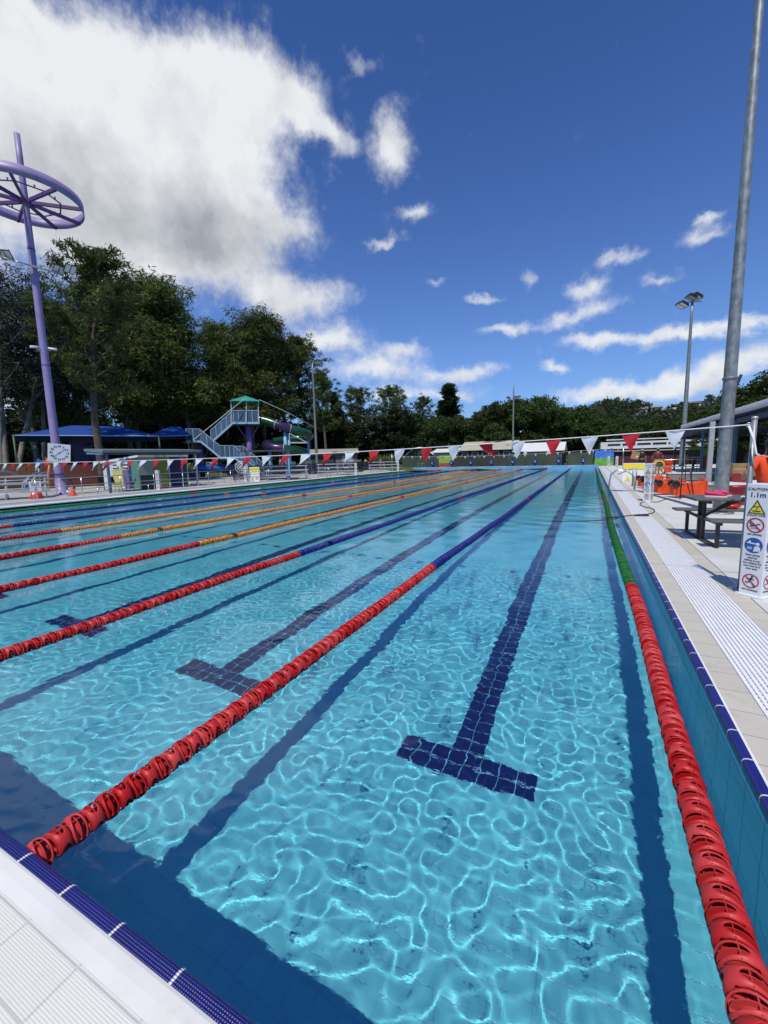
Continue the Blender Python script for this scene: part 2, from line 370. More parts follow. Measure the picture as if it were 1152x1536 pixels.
# rounded navy edge tiles
def edge(name, prof, a, b, axis, m):
    P = [(a, y, z) if axis == 'X' else (y, a, z) for y, z in prof]; d = (b - a, 0, 0) if axis == 'X' else (0, b - a, 0)
    mb = MB().prism(P, d); o = mb.build(name, m); o.data.polygons.foreach_set('use_smooth', [False] * len(o.data.polygons)); return struct(o)
rp = [(.012, .045), (.012, .075), (.008, .088), (.0, .096), (-.010, .100), (-.045, .102), (-.045, .045)]
edge('pool_edge', rp, XL, XR + .06, 'X', M_navyy)
rr = [(XR - .004, .045), (XR - .004, .080), (XR, .092), (XR + .008, .099), (XR + .02, .102), (XR + .040, .102), (XR + .040, .045)]
edge('pool_edge', rr, 0.013, YF, 'Y', M_navyx)
# decks
np_ = [(-.0452, .02), (-.0452, .101), (-.055, .104), (-.09, .104), (-.13, .1)]
edge('pool_edge', np_ + [(-.13, .02)], XL - .6, XR + .0, 'X', mat('smooth white edge band', (.68, .68, .64), rough=.4, var=.05, vscale=4, dirt=(.6, .57, .48, 7, .5)))
struct(sheet('near_deck', XL - .6, XR, -9, -.13, DK, M_white))
struct(sheet('near_deck', XR, 14, -9, -.13, DK - .001, M_conc))
edge('pool_edge', [(XR + .0405, .03), (XR + .0405, .104), (XR + .052, .104), (XR + .052, .03)], -.13, YF, 'Y', M_kerbw)
struct(sheet('tile_strip', XR + .052, .487, -.13, 57, DK, M_sand))
struct(sheet('gutter_floor', .487, .893, -.13, 57, DK - .05, M_dark))
struct(sheet('tile_strip', .893, 1.068, -.13, 57, DK, M_sand))
struct(sheet('joint_strip', 1.068, 1.08, -.13, 57, DK - .006, M_dark))
struct(sheet('deck', 1.08, 14, -.13, 57, DK, M_conc, 3, 12))
struct(sheet('far_deck', XL - 14, XR + .052, YF + .4, 57, DK, M_conc))
g = MB()
nb = 13; pitch = (.893 - .487) / nb
for k in range(nb): g.box((.487 + pitch * (k + .5), 28.5, DK - .008), (pitch * .66, 57.2, .016))
y = -.1
while y < 24:
    g.box((.69, y, DK - .014), (.404, .024, .012)); y += .045
while y < 56.9:
    g.box((.69, y, DK - .014), (.404, .06, .012)); y += .12
struct(g.build('gutter_grate', M_grate))
# left side: kerb, ramp, kerb, terrace
struct(MB().box((XL - .30, 25, .04), (.6, 66, .13)).build('pool_edge', M_kerbw))
struct(sheet('entry_ramp', XL - 2.0, XL - .6, -9, 60, DK - .03, M_ramp))
struct(MB().box((XL - 2.15, 24, .05), (.3, 66, .17)).build('kerb', M_kerbw))
struct(sheet('terrace', -36, XL - 2.3, -9, 50.4, DK, mat('worn terrace concrete', (.36, .35, .32), rough=.9, var=.12, vscale=.8, bump=.002, dirt=(.26, .24, .20, .5, .6)), 2, 8))
# ground to the horizon, left open under the pool and decks
def ground_mat():
    m = bpy.data.materials.new('dry grass ground'); m.use_nodes = True; t = NT(m.node_tree); b = m.node_tree.nodes['Principled BSDF']
    pos = t.n('ShaderNodeTexCoord').outputs['Object']; f, _ = t.noise(pos, .12, 6, .65); g2, _ = t.noise(pos, 5, 5, .7)
    c = t.mix(t.step(f, .4, .62), (.035, .055, .018, 1), (.10, .085, .045, 1)); c = t.mix(t.m('MULTIPLY', g2, .5), c, (.02, .03, .01, 1))
    t.put(b.inputs['Base Color'], c); b.inputs['Roughness'].default_value = .95; return m
M_ground = ground_mat()
gx = [-2500, -36, 14, 2500]; gy = [-2500, -9, 57, 2500]
V = [(x, y, .07) for y in gy for x in gx]
F = [(j * 4 + i, j * 4 + i + 1, j * 4 + i + 5, j * 4 + i + 4) for j in range(3) for i in range(3) if not (i == 1 and j == 1)]
struct(obj('ground', new_mesh('ground', V, F, False, [M_ground])))
struct(sheet('ground', -36.2, -35.9, -9, 57, .069, M_ground))

# ------------------------------------------------------------------ water: a real wavy surface that bends the sunlight
def waves(l0, l1, n, seed, aniso=.8, main=.7):
    wr = np.random.default_rng(seed); out = []
    for k in range(n):
        lam = float(np.exp(wr.uniform(np.log(l0), np.log(l1)))); th = wr.normal(math.pi / 2 + .15, aniso) if wr.random() < main else wr.uniform(0, math.pi)
        out.append((2 * math.pi / lam * math.cos(th), 2 * math.pi / lam * math.sin(th), wr.uniform(0, 6.28), math.sqrt(2 / n)))
    return out
def field(X, Y, W):
    Z = np.zeros_like(X)
    for kx, ky, ph, A in W: Z += A * np.sin(kx * X + ky * Y + ph)
    return Z
def even(X, Y, W):                    # the same field with its loudest groups held back
    S = np.zeros_like(X); C_ = np.zeros_like(X)
    for kx, ky, ph, A in W: q = kx * X + ky * Y + ph; S += A * np.sin(q); C_ += A * np.cos(q)
    return S / np.sqrt(.25 + .75 * (S * S + C_ * C_) / 2)
def crests(Z, l, kap, g):            # sharp little crests along the zero lines of Z: slope g, curvature kap
    return -np.sqrt((Z * g * l / (2 * math.pi)) ** 2 + (g * g / kap) ** 2)
WA, WB, WC, WD = waves(.15, .36, 50, 1, .7), waves(.13, .25, 40, 2), waves(.6, 1.8, 20, 3), waves(.10, .18, 26, 4, 1.2)
def wave(X, Y, cell):
    f = lambda l: np.clip((l / cell - 4.0) / 4.0, 0, 1)
    calm = 0.88 + 0.12 * np.sin(.7 * X + .4 * Y + 1) * np.sin(.31 * Y - .23 * X)
    edge_ = np.clip((XR - X) / .35, .35, 1)
    return calm * edge_ * (f(.24) * crests(even(X, Y, WA), .24, 1.45, .026) + .5 * f(.18) * crests(even(X, Y, WB), .18, 1.2, .022) + .0026 * field(X, Y, WC))
xs = np.concatenate([XL + .001 + (-5.4 - XL) * (1 - np.linspace(1, 0, 330) ** 1.7), np.arange(-5.4 + .013, XR - .002, .013), [XR - .001]])
ys = np.concatenate([np.arange(-.015, 5.6, .013), 5.6 + (YF - 5.6) * np.linspace(0, 1, 420)[1:] ** 1.9])
X, Y = np.meshgrid(xs, ys)
cell = np.maximum(np.gradient(xs)[None, :], np.gradient(ys)[:, None])
Z = wave(X, Y, cell); Z = Z - Z.mean(); n_ = len(xs); m_ = len(ys)
i_ = np.arange((m_ - 1) * n_).reshape(m_ - 1, n_)[:, :-1].ravel()
def water_mat():
    m = bpy.data.materials.new('clear pool water'); m.use_nodes = True; t = NT(m.node_tree); m.node_tree.nodes.remove(m.node_tree.nodes['Principled BSDF'])
    g_ = t.n('ShaderNodeBsdfGlass'); g_.inputs['IOR'].default_value = 1.333; g_.inputs['Roughness'].default_value = 0.0; g_.inputs['Color'].default_value = (.93, .985, 1, 1)
    pos = t.n('ShaderNodeTexCoord').outputs['Object']; p2 = t.v('MULTIPLY', pos, (.8, 1.5, 1))
    a, _ = t.noise(p2, 6.5, 4, .6); b_, _ = t.noise(p2, 1.6, 2, .5)
    bn = t.n('ShaderNodeBump'); bn.inputs['Strength'].default_value = 1.0; bn.inputs['Distance'].default_value = 1.0
    sp_ = t.n('ShaderNodeSeparateXYZ'); t.put(sp_.inputs[0], pos); fade = t.m('MULTIPLY_ADD', t.step(sp_.outputs[1], 2.0, 12.0), .62, .38)
    t.put(bn.inputs['Height'], t.m('MULTIPLY', fade, t.m('ADD', t.m('MULTIPLY', a, .0042), t.m('MULTIPLY', b_, .006)))); t.put(g_.inputs['Normal'], bn.outputs[0])
    t.t.links.new(g_.outputs[0], m.node_tree.nodes['Material Output'].inputs[0]); return m
water = struct(obj('water', np_mesh('water', np.stack([X, Y, Z], -1).reshape(-1, 3), np.stack([i_, i_ + 1, i_ + n_ + 1, i_ + n_], -1), True, water_mat())))
water.cycles.is_caustics_caster = True

# ------------------------------------------------------------------ lane ropes
def plastic(name, col):
    m = mat(name, col, rough=.46, var=.10, vscale=30, spec=.3); t = NT(m.node_tree); b = m.node_tree.nodes['Principled BSDF']; src = b.inputs['Base Color'].links[0].from_socket
    hs = t.n('ShaderNodeHueSaturation'); t.put(hs.inputs['Color'], src); rnd_ = t.n('ShaderNodeObjectInfo').outputs['Random']
    t.put(hs.inputs['Value'], t.m('MULTIPLY_ADD', rnd_, .26, .72)); t.put(hs.inputs['Saturation'], t.m('MULTIPLY_ADD', rnd_, -.10, 1.0)); t.put(b.inputs['Base Color'], hs.outputs[0]); return m
M_red, M_grn, M_blu, M_org = plastic('red float plastic', (.55, .004, .005)), plastic('green float plastic', (.012, .16, .022)), plastic('blue float plastic', (.010, .014, .22)), plastic('amber float plastic', (.72, .27, .03))
FP, FR, FL = 0.0680, 0.069, 0.062        # pitch, radius, length of a float
def float_mesh(name, m):
    """open drum: shell with four large oval openings, inner ring, web and hub"""
    V, F = [], []; N = 56; rings = 4; hy = FL / 2
    for s in range(2):
        t0 = s * math.pi; o = len(V)
        for r in range(rings + 1):
            for k in range(N):
                a = 2 * math.pi * (k + .5) / N; ca, sa = math.cos(a), math.sin(a); q = 1 / max(abs(ca), abs(sa))
                e = (ca * .76, sa * .80); b = (ca * q, sa * q); f = r / rings
                u = e[0] * (1 - f) + b[0] * f; v = e[1] * (1 - f) + b[1] * f
                th = t0 + u * math.pi / 2; rr = FR * (1 - .20 * abs(v) ** 3); V.append((rr * math.cos(th), v * hy, rr * math.sin(th)))
        for r in range(rings):
            for k in range(N): F.append((o + r * N + k, o + r * N + (k + 1) % N, o + (r + 1) * N + (k + 1) % N, o + (r + 1) * N + k))
    shell = baked('shell', new_mesh('s', V, F, True), [('WELD', dict(merge_threshold=.0004)), ('SOLIDIFY', dict(thickness=.006, offset=-1))])
    mb = MB(); mb.add([v.co for v in shell.vertices], [list(p.vertices) for p in shell.polygons], True)
    rg = lambda r0, r1, y0, y1, n=36: mb.lathe([(r0, y0), (r1, y0), (r1, y1), (r0, y1)], n, axis='Y', closed=True, smooth=False)
    rg(.040, .044, -hy * .9, hy * .35); rg(.010, .015, -hy - .002, hy + .002, 20); rg(.013, .062, -.0015, .0015)
    rg(.0225, .026, -hy * .55, hy * .9, 28)
    for k in range(4):
        a = k * math.pi / 2 + math.pi / 4; mb.bar((.014 * math.cos(a), 0, .014 * math.sin(a)), (.062 * math.cos(a), 0, .062 * math.sin(a)), .004, FL * .9, up=(0, 1, 0))
    me = mb.mesh(name, m); return me
FM = {'red': float_mesh('red_float', M_red), 'green': float_mesh('green_float', M_grn), 'blue': float_mesh('blue_float', M_blu), 'amber': float_mesh('amber_float', M_org)}
MM = {'red': M_red, 'green': M_grn, 'blue': M_blu, 'amber': M_org}
def run_mesh(x0, ks, zf):
    """plainer drums for the far stretches of a rope"""
    n = 12; V = []; F = []; hy = FL / 2; rows = [-hy, -hy * .62, hy * .62, hy]
    for k in ks:
        yc = .04 + k * FP; o = len(V); ph = (k % 4) * math.pi / 8; zc = zf(yc)
        for y in rows:
            fr = FR * (.80 if abs(y) > hy * .9 else 1.0)
            V += [(x0 + wob(x0, yc) + fr * math.cos(ph + 2 * math.pi * i / n), yc + y, zc + fr * math.sin(ph + 2 * math.pi * i / n)) for i in range(n)]
        for r in range(3):
            for i in range(n):
                if r == 1 and i % 3 != 0: continue
                F.append((o + r * n + i, o + r * n + (i + 1) % n, o + (r + 1) * n + (i + 1) % n, o + (r + 1) * n + i))
        for i in range(n):      # inner hub, seen through the openings
            pass
        c = len(V); V += [(x0 + wob(x0, yc) + .02 * math.cos(2 * math.pi * i / 6), yc + y, zc + .02 * math.sin(2 * math.pi * i / 6)) for y in (-hy * 1.1, hy * 1.1) for i in range(6)]
        F += [(c + i, c + (i + 1) % 6, c + 6 + (i + 1) % 6, c + 6 + i) for i in range(6)]
        d = len(V); V += [(x0 + wob(x0, yc) + (FR * .97) * math.cos(2 * math.pi * i / n), yc, zc + (FR * .97) * math.sin(2 * math.pi * i / n)) for i in range(n)]; F.append([d + i for i in range(n)])
    return V, F
def wob(x0, y): return .03 * math.sin(.5 * y + x0 * 1.7) * min(1, y / 4) * max(0, 1 - y / 30)
NF = int((YF - .2) / FP)
def lane_rope(x0, main, label, n_single, red_end=5.0):
    t = thing('lane_rope', label, 'lane rope', (x0, 0, 0), 0, 'lane ropes across the pool')
    zf = lambda y: 0.026 + .006 * math.sin(1.9 * y + x0)
    MB().tube([(wob(x0, y), y, zf(y)) for y in np.linspace(0, YF, 60)], .004, 6).build('cable', mat('steel cable', (.25, .25, .26), .4, 1.0), t)
    def colour(k):
        y = .04 + k * FP
        if y < red_end or y > YF - 5: return 'red'
        if abs(y - 15) < .14 or abs(y - 35) < .14 or (main != 'green' and abs(y - 25) < .14): return 'red'
        return main
    for k in range(n_single):
        yc = .04 + k * FP; o = obj('float', FM[colour(k)], t, (wob(x0, yc), yc, zf(yc)))
        o.rotation_euler = (random.uniform(-.06, .06), random.uniform(-.12, .12) + (k % 2) * math.pi / 2 + .25 * math.sin(k * .31) - .75, random.uniform(-.07, .07))
    for c in ('red', main):
        ks = [k for k in range(n_single, NF) if colour(k) == c]
        if not ks: continue
        V, F = run_mesh(x0, ks, zf); V = [(a - x0, b, c_) for a, b, c_ in V]
        o = obj(c + '_float_string', new_mesh('float_string', V, F, True, [MM[c]]), t); o['kind'] = 'stuff'
lane_rope(0.0, 'green', 'red and green lane rope beside the wall with the white grating', 100)
lane_rope(-2.5, 'blue', 'red and blue lane rope whose red end touches the white tiled corner of the pool', 100)
lane_rope(-5.0, 'blue', 'red and blue lane rope beside the first amber rope', 80)
lane_rope(-7.5, 'amber', 'amber lane rope with a red end, running next to a red and blue rope', 80)
lane_rope(-10.0, 'amber', 'amber lane rope with a red end, between two other amber ropes', 60)
lane_rope(-12.5, 'amber', 'amber lane rope with a red end, nearest the coloured shed', 40)
lane_rope(-15.0, 'blue', 'dark blue lane rope beside the amber rope on the shed side', 20)
lane_rope(-17.5, 'blue', 'dark blue lane rope next to the green rope along the shed side', 0, 4)
lane_rope(-20.0, 'green', 'dark green lane rope along the kerb with the handrails', 0, 0)

# ------------------------------------------------------------------ common materials
P_ = lambda n, c, r=.5, **k: mat(n, c, rough=r, **k)
M_galv = None
def galv():
    m = bpy.data.materials.new('galvanised steel'); m.use_nodes = True; t = NT(m.node_tree); b = m.node_tree.nodes['Principled BSDF']
    pos = t.n('ShaderNodeTexCoord').outputs['Object']; p2 = t.v('MULTIPLY', pos, (1, 1, .55))
    v = t.n('ShaderNodeTexVoronoi'); t.put(v.inputs['Vector'], p2); v.inputs['Scale'].default_value = 14
    f, _ = t.noise(p2, 9, 5, .65); f2, _ = t.noise(pos, 1.2, 3, .5)
    c = t.mix(t.step(f, .38, .68), (.17, .19, .19, 1), (.33, .36, .35, 1)); c = t.mix(t.m('MULTIPLY', v.outputs['Color'], .35), c, (.45, .48, .47, 1))
    c = t.mix(t.m('MULTIPLY', t.step(f2, .45, .7), .35), c, (.12, .13, .13, 1))
    t.put(b.inputs['Base Color'], c); b.inputs['Metallic'].default_value = .55; b.inputs['Roughness'].default_value = .48
    bn = t.n('ShaderNodeBump'); bn.inputs['Strength'].default_value = .5; bn.inputs['Distance'].default_value = .004; t.put(bn.inputs['Height'], f); t.put(b.inputs['Normal'], bn.outputs[0])
    MATS['galvanised steel'] = m; return m
M_galv = galv()
M_steel = P_('brushed stainless steel', (.52, .53, .53), .28, metal=.9, var=.1, vscale=20)
M_alu = P_('dull aluminium', (.50, .51, .51), .45, metal=.55, var=.12, vscale=6)
M_black = P_('black powder coated steel', (.014, .014, .015), .42, var=.2, vscale=20)
M_slate = P_('slate grey moulded top', (.095, .105, .11), .55, var=.12, vscale=12, bump=.001, bscale=160, dirt=(.16, .16, .15, 6, .5))
M_white_p = P_('white panel', (.70, .72, .73), .4, var=.04, vscale=3)
M_ink = P_('black ink', (.02, .02, .025), .5)
M_sred = P_('sign red', (.45, .02, .04), .45)
M_syel = P_('sign yellow', (.75, .62, .03), .45)
M_sblu = P_('sign blue', (.02, .09, .33), .45)
M_navy = P_('navy plastic', (.012, .018, .10), .4, var=.2, vscale=8)
M_lblue = P_('pale blue painted steel', (.20, .42, .60), .45, var=.08, vscale=5)
M_purp = P_('lilac painted steel', (.27, .215, .40), .45, var=.10, vscale=1.5, dirt=(.20, .15, .30, 2.5, .5))
M_dpurp = P_('deep purple steel', (.10, .05, .18), .45, var=.1)
M_orange = P_('orange bin plastic', (.74, .075, .012), .38, var=.10, vscale=5, dirt=(.45, .06, .02, 4, .35))
M_rubber = P_('black rubber', (.018, .018, .018), .75)
M_dgrn = P_('dark green paint', (.015, .07, .035), .5, var=.15, vscale=4)
M_clothw = P_('white cloth', (.74, .77, .80), .75, trans=.35, var=.04)
M_clothr = P_('red cloth', (.60, .018, .03), .7, trans=.35, var=.06)
M_cord = P_('white cord', (.72, .73, .74), .7)

def at_rot(p, rz): c, s = math.cos(rz), math.sin(rz); return Vector((p[0] * c - p[1] * s, p[0] * s + p[1] * c, p[2]))
def decal(name, pts, z, m, parent, mtx, thick=.0012, label=None):
    """flat outline in the sign's own plane (x right, y up), given a real thickness"""
    mb = MB().prism([mtx @ Vector((x, y, z)) for x, y in pts], mtx.to_3x3() @ Vector((0, 0, thick)))
    return mb
def circ(cx, cy, r, n=32, a0=0, a1=2 * math.pi): return [(cx + r * math.cos(a0 + (a1 - a0) * i / n), cy + r * math.sin(a0 + (a1 - a0) * i / n)) for i in range(n)]
def ring_mb(mb, mtx, cx, cy, r, w, z, n=40):
    V = []; 
    for rr in (r - w, r):
        for dz in (z, z + .0012): V += [mtx @ Vector((x, y, dz)) for x, y in circ(cx, cy, rr, n)]
    F = []
    for k in range(n):
        j = (k + 1) % n; F += [(n + k, n + j, 3 * n + j, 3 * n + k), (2 * n + k, 2 * n + j, 3 * n + j, 3 * n + k), (k, j, n + j, n + k)]
    mb.add(V, F)
def strip_mb(mb, mtx, a, b, w, z):
    a, b = Vector(a).to_2d(), Vector(b).to_2d(); d = (b - a).normalized(); p = Vector((-d.y, d.x)) * w / 2
    mb.prism([mtx @ Vector((q.x, q.y, z)) for q in (a - p, b - p, b + p, a + p)], mtx.to_3x3() @ Vector((0, 0, .0012)))
def blob_mb(mb, mtx, pts, z): mb.prism([mtx @ Vector((x, y, z)) for x, y in pts], mtx.to_3x3() @ Vector((0, 0, .0012)))

def face_art(t, mtx, full=True):
    """the printed face of a depth post: 0.2 wide, 1.18 tall, origin at the foot's middle"""
    z, z2, z3 = .0015, .003, .0045; E = lambda mb, n, m: mb.build(n, m, t)
    k = MB(); blob_mb(k, mtx, [(-.078, .885), (.078, .885), (0, 1.03)], z); tri = E(k, 'warning_triangle', M_ink)
    ye = MB(); blob_mb(ye, mtx, [(-.060, .895), (.060, .895), (0, 1.007)], z2); E(ye, 'yellow_field', M_syel)
    k = MB(); strip_mb(k, mtx, (-.035, .912), (.035, .912), .010, z3); strip_mb(k, mtx, (-.008, .915), (.012, .955), .006, z3); strip_mb(k, mtx, (-.03, .958), (.026, .962), .006, z3)
    blob_mb(k, mtx, circ(-.014, .955, .006, 10), z3); E(k, 'shallow_water_symbol', M_ink)
    re = MB(); ring_mb(re, mtx, 0, .765, .078, .013, z); strip_mb(re, mtx, (-.052, .817), (.052, .713), .012, z3); E(re, 'prohibition_ring', M_sred)
    k = MB(); strip_mb(k, mtx, (-.05, .75), (.045, .785), .008, z2); strip_mb(k, mtx, (-.04, .775), (-.01, .755), .007, z2); blob_mb(k, mtx, circ(-.045, .785, .008, 12), z2); strip_mb(k, mtx, (-.035, .735), (.03, .735), .005, z2); E(k, 'diver_symbol', M_ink)
    bl = MB(); blob_mb(bl, mtx, circ(0, .555, .08, 36), z); E(bl, 'blue_disc', M_sblu); wh = MB()
    blob_mb(wh, mtx, circ(.036, .572, .017, 16), z2); blob_mb(wh, mtx, [(0, .49), (.06, .50), (.062, .53), (.045, .552), (.01, .545)], z2)
    strip_mb(wh, mtx, (-.06, .578), (.018, .573), .012, z2); blob_mb(wh, mtx, circ(-.035, .592, .010, 12), z2); strip_mb(wh, mtx, (-.055, .53), (-.012, .53), .008, z2); strip_mb(wh, mtx, (-.055, .515), (-.012, .515), .006, z2); E(wh, 'supervision_symbol', M_white_p)
    re = MB(); ring_mb(re, mtx, 0, .175, .075, .011, z); strip_mb(re, mtx, (-.05, .225), (.05, .125), .010, z3); E(re, 'prohibition_ring', M_sred)
    k = MB(); blob_mb(k, mtx, circ(.012, .222, .010, 12), z2)
    for a, b, w in (((.004, .207), (-.004, .172), .017), ((.004, .205), (.034, .192), .007), ((0, .203), (-.026, .19), .007), ((-.026, .19), (-.03, .208), .006), ((-.004, .172), (.022, .150), .009), ((.022, .150), (.034, .118), .008), ((-.004, .172), (-.026, .155), .009), ((-.026, .155), (-.048, .158), .008)): strip_mb(k, mtx, a, b, w, z2)
    E(k, 'runner_symbol', M_ink)
    def tx(s, x, y, size, sp=1.0):
        o = obj('lettering', text_mesh(s, size, M_ink, space=sp), t); o.matrix_local = mtx @ Matrix.Translation((x, y, .0022))
    tx('CAUTION', 0, 1.137, .038, 1.05); tx('1.1m', 0, 1.078, .072); tx('SHALLOW WATER', 0, .868, .019); tx('NO DIVING', 0, .668, .024)
    for i, s in enumerate(('Please actively', 'supervise', 'children in your', 'care. Children 0-5', 'years must be in', 'arms reach')): tx(s, 0, .452 - .029 * i, .0225)
    tx('NO RUNNING', 0, .078, .022)

def depth_post(p, rz, label, w=.20, h=1.19, art=2, group='white depth warning posts beside the pool'):
    t = thing('depth_sign_post', label, 'sign post', p, rz, group)
    MB().box((0, 0, h / 2), (w, w, h)).build('post_body', M_white_p, t, bevel=.004)
    MB().box((0, 0, .012), (w + .05, w + .05, .024)).build('foot_plate', M_white_p, t)
    for a in range(art):
        M = Matrix.Rotation(a * math.pi / 2, 4, 'Z') @ Matrix.Translation((0, -w / 2, 0)) @ Matrix.Rotation(math.pi / 2, 4, 'X'); face_art(t, M)
    return t
A_, B_ = G(1105, 892), G(1130, 901)
dp = depth_post((1.135, 4.86, DK), math.atan2(B_.y - A_.y, B_.x - A_.x) + .30, 'white four-sided CAUTION 1.1m post standing nearest the picnic table')
dup(dp, (1.17, 14.55, DK), -.55, 'white CAUTION post standing in front of the lying orange bins')
dup(dp, G(913, 701) , -.3, 'white warning post at the far pool corner before the blue and green board')
dup(dp, G(925, 702.5), -.3, 'white warning post at the far end, first right of the blue and green panel')
for (x, y), lab in (((240, 735), 'white warning post in front of the coloured shed'), ((369, 722), 'white warning post beside the round white reel'), ((534, 714), 'white warning post in front of the far bleachers'), ((597, 710), 'white warning post at the far shed-side corner of the pool')):
    b = G(x, y); b.x = min(b.x, XL - 2.6) if x < 400 else XL - .35
    if x > 400: b = AX(x, y, XL - .35); b.z = DK
    dup(dp, b, .45, lab)

# ------------------------------------------------------------------ big galvanised pole with floodlights
def flood_head(mb_body, mb_glass, c, d, s=.42, tilt=.5):
    c = Vector(c); d = Vector(d).normalized(); x = d.cross(Vector((0, 0, 1))).normalized()
    n = (d * math.sin(tilt) + Vector((0, 0, -1)) * math.cos(tilt)).normalized(); y = n.cross(x).normalized()
    def q(a, b, h): return c + x * a + y * b + n * h
    W, H = s * .55, s * .5
    V = [q(i * W, j * H, 0) for i, j in ((-1, -1), (1, -1), (1, 1), (-1, 1))] + [q(i * W * .8, j * H * .8, -s * .28) for i, j in ((-1, -1), (1, -1), (1, 1), (-1, 1))]
    mb_body.add(V, [(0, 1, 2, 3), (7, 6, 5, 4), (0, 4, 5, 1), (1, 5, 6, 2), (2, 6, 7, 3), (3, 7, 4, 0)])
    for k in range(-2, 3): mb_body.bar(q(k * W * .32, -H * .8, -s * .26), q(k * W * .32, H * .8, -s * .26), .02, s * .2)
    for k in (-1, 1): mb_glass.add([q(k * W * .48 + i * W * .40, j * H * .84, .006) for i, j in ((-1, -1), (1, -1), (1, 1), (-1, 1))], [(0, 1, 2, 3)])
M_lens = P_('floodlight lens', (.62, .66, .68), .12, spec=.8)
def light_pole(name, label, base, h, r0, r1, heads, arm=.9, collar=True, m=None, arm_dir=0.0, head=.45, group=None):
    t = thing(name, label, 'light pole', base, 0, group)
    n = 22; MB().tube([(0, 0, h * i / 12) for i in range(13)], [r0 + (r1 - r0) * i / 12 for i in range(13)], n).build('pole_shaft', m or M_galv, t)
    if collar:
        MB().lathe([(r0 * 1.9, 0), (r0 * 1.9, .03), (r0 * 1.02, .03)], 24).build('base_plate', m or M_galv, t)
        mb = MB()
        for z in (2.05, 3.2): mb.lathe([(r0 * .985, z), (r0 * 1.012, z + .01), (r0 * 1.012, z + .04), (r0 * .985, z + .05)], 24)
        mb.build('pole_band', m or M_galv, t)
    ca, sa = math.cos(arm_dir), math.sin(arm_dir)
    MB().bar((-arm * ca, -arm * sa, h - .1), (arm * ca, arm * sa, h - .1), .10).build('cross_arm', M_alu, t)
    for (s, d, dz) in heads:
        b, g_ = MB(), MB(); flood_head(b, g_, (s * arm * ca, s * arm * sa, h - .12 + dz), d, head)
        f = b.build('floodlight', M_black, t); g_.build('lens', M_lens, f)
    return t
bp = Vector((2.42, 12.1, DK)); light_pole('floodlight_pole', 'thick mottled galvanised floodlight pole behind the picnic table', bp, 12.1, .150, .072,
           [(-1, (-.9, -.35, 0), 0), (-.45, (-.9, -.35, 0), 0), (.6, (-.9, -.35, 0), 0)], arm=1.5, arm_dir=0.25, head=.55)
lb = Vector((7.6, 49.5, DK)); light_pole('floodlight_pole', 'tall slim grey floodlight pole rising behind the orange bins and the white canopy', lb, 15.6, .24, .10,
           [(-1, (-1, -.6, 0), -.25), (-.2, (-1, -.3, 0), .35), (.3, (-1, -.5, 0), .4)], arm=.9, arm_dir=.3, head=.85)
b = G(476, 708); light_pole('floodlight_pole', 'slim grey floodlight pole between the water slide and the far bleachers', b, HT(b, 471, 543) - DK, .20, .09,
           [(1, (.9, -.3, 0), 0), (-.2, (.9, -.3, 0), .2)], arm=.8, arm_dir=.2, head=.75, collar=False)
b = AY(769, 690, 64); b.z = DK; h_ = HT(b, 768, 598) - DK
t = light_pole('floodlight_pole', 'slim green-grey pole with floodlights below its tip, beyond the far fence', b, HT(b, 768, 578) - DK, .17, .08, [], arm=.1, collar=False, m=P_('weathered grey green steel', (.16, .20, .17), .6, var=.2))
bm_, gm_ = MB(), MB(); 
MB().bar((-.8, 0, h_), (.9, 0, h_), .07).build('cross_arm', M_alu, t)
for s in (-.75, .25, .75):
    bb, gg = MB(), MB(); flood_head(bb, gg, (s, 0, h_ + .12), (s, -1, 0), .5); f = bb.build('floodlight', M_black, t); gg.build('lens', M_lens, f)

# square post behind the big pole, flag post with its strap
sp = G(1061, 739); sp = Vector((3.42, 18.3, DK))
t = thing('steel_post', 'plain square grey post close behind the thick galvanised pole', 'post', sp)
MB().box((0, 0, 1.28), (.15, .15, 2.56)).build('post_shaft', M_alu, t, bevel=.006); MB().box((0, 0, .02), (.3, .3, .04)).build('base_plate', M_alu, t)
fp = Vector((1.06, 5.06, DK)); t = thing('flag_post', 'round steel post holding the end of the pennant line, behind the CAUTION 1.1m post', 'post', fp)
MB().tube([(0, 0, 0), (0, 0, 1.88)], .025, 20).build('post_shaft', M_galv, t); MB().tube([(0, 0, 1.86), (0, 0, 1.885)], .028, 20).build('post_cap', M_alu, t)
MB().lathe([(.018, -.006), (.026, -.006), (.026, .006), (.018, .006)], 20, (-.05, -.02, 1.80), 'Y', closed=True).build('eye_ring', M_steel, t)
MB().lathe([(.11, 0), (.11, .012), (.034, .016)], 20).build('base_plate', M_steel, t)

# ------------------------------------------------------------------ pennant line near the camera
def pennant(mb, c, w, h, curl, yaw):
    """one cloth triangle hanging from its top edge, blown into a curve"""
    n = 6; V = []; F = []
    for j in range(n + 1):
        v = j / n; half = w / 2 * (1 - v)
        for i in range(5):
            u = (i / 4 - .5) * 2; x = u * half + curl * w * .9 * v * v; z = -v * h * (1 - .10 * abs(curl)); y = curl * .3 * w * math.sin(v * 2.4) + .014 * math.sin(u * 2 + v * 5 + yaw * 30)
            V.append(Vector(c) + Vector((x * math.cos(yaw) - y * math.sin(yaw), x * math.sin(yaw) + y * math.cos(yaw), z)))
    for j in range(n):
        for i in range(4): F.append((j * 5 + i, j * 5 + i + 1, (j + 1) * 5 + i + 1, (j + 1) * 5 + i))
    return mb.add(V, F, True)
def zl(x):
    if x > -7: return 1.735 + .165 * ((x + 7) / 8.0) ** 2 * 1.0
    return 1.735 + .115 * ((x + 7) / 13.0) ** 2
t = thing('pennant_line', 'white cord of red and white triangular pennants strung across the whole pool', 'pennant line', (0, 5.0, 0))
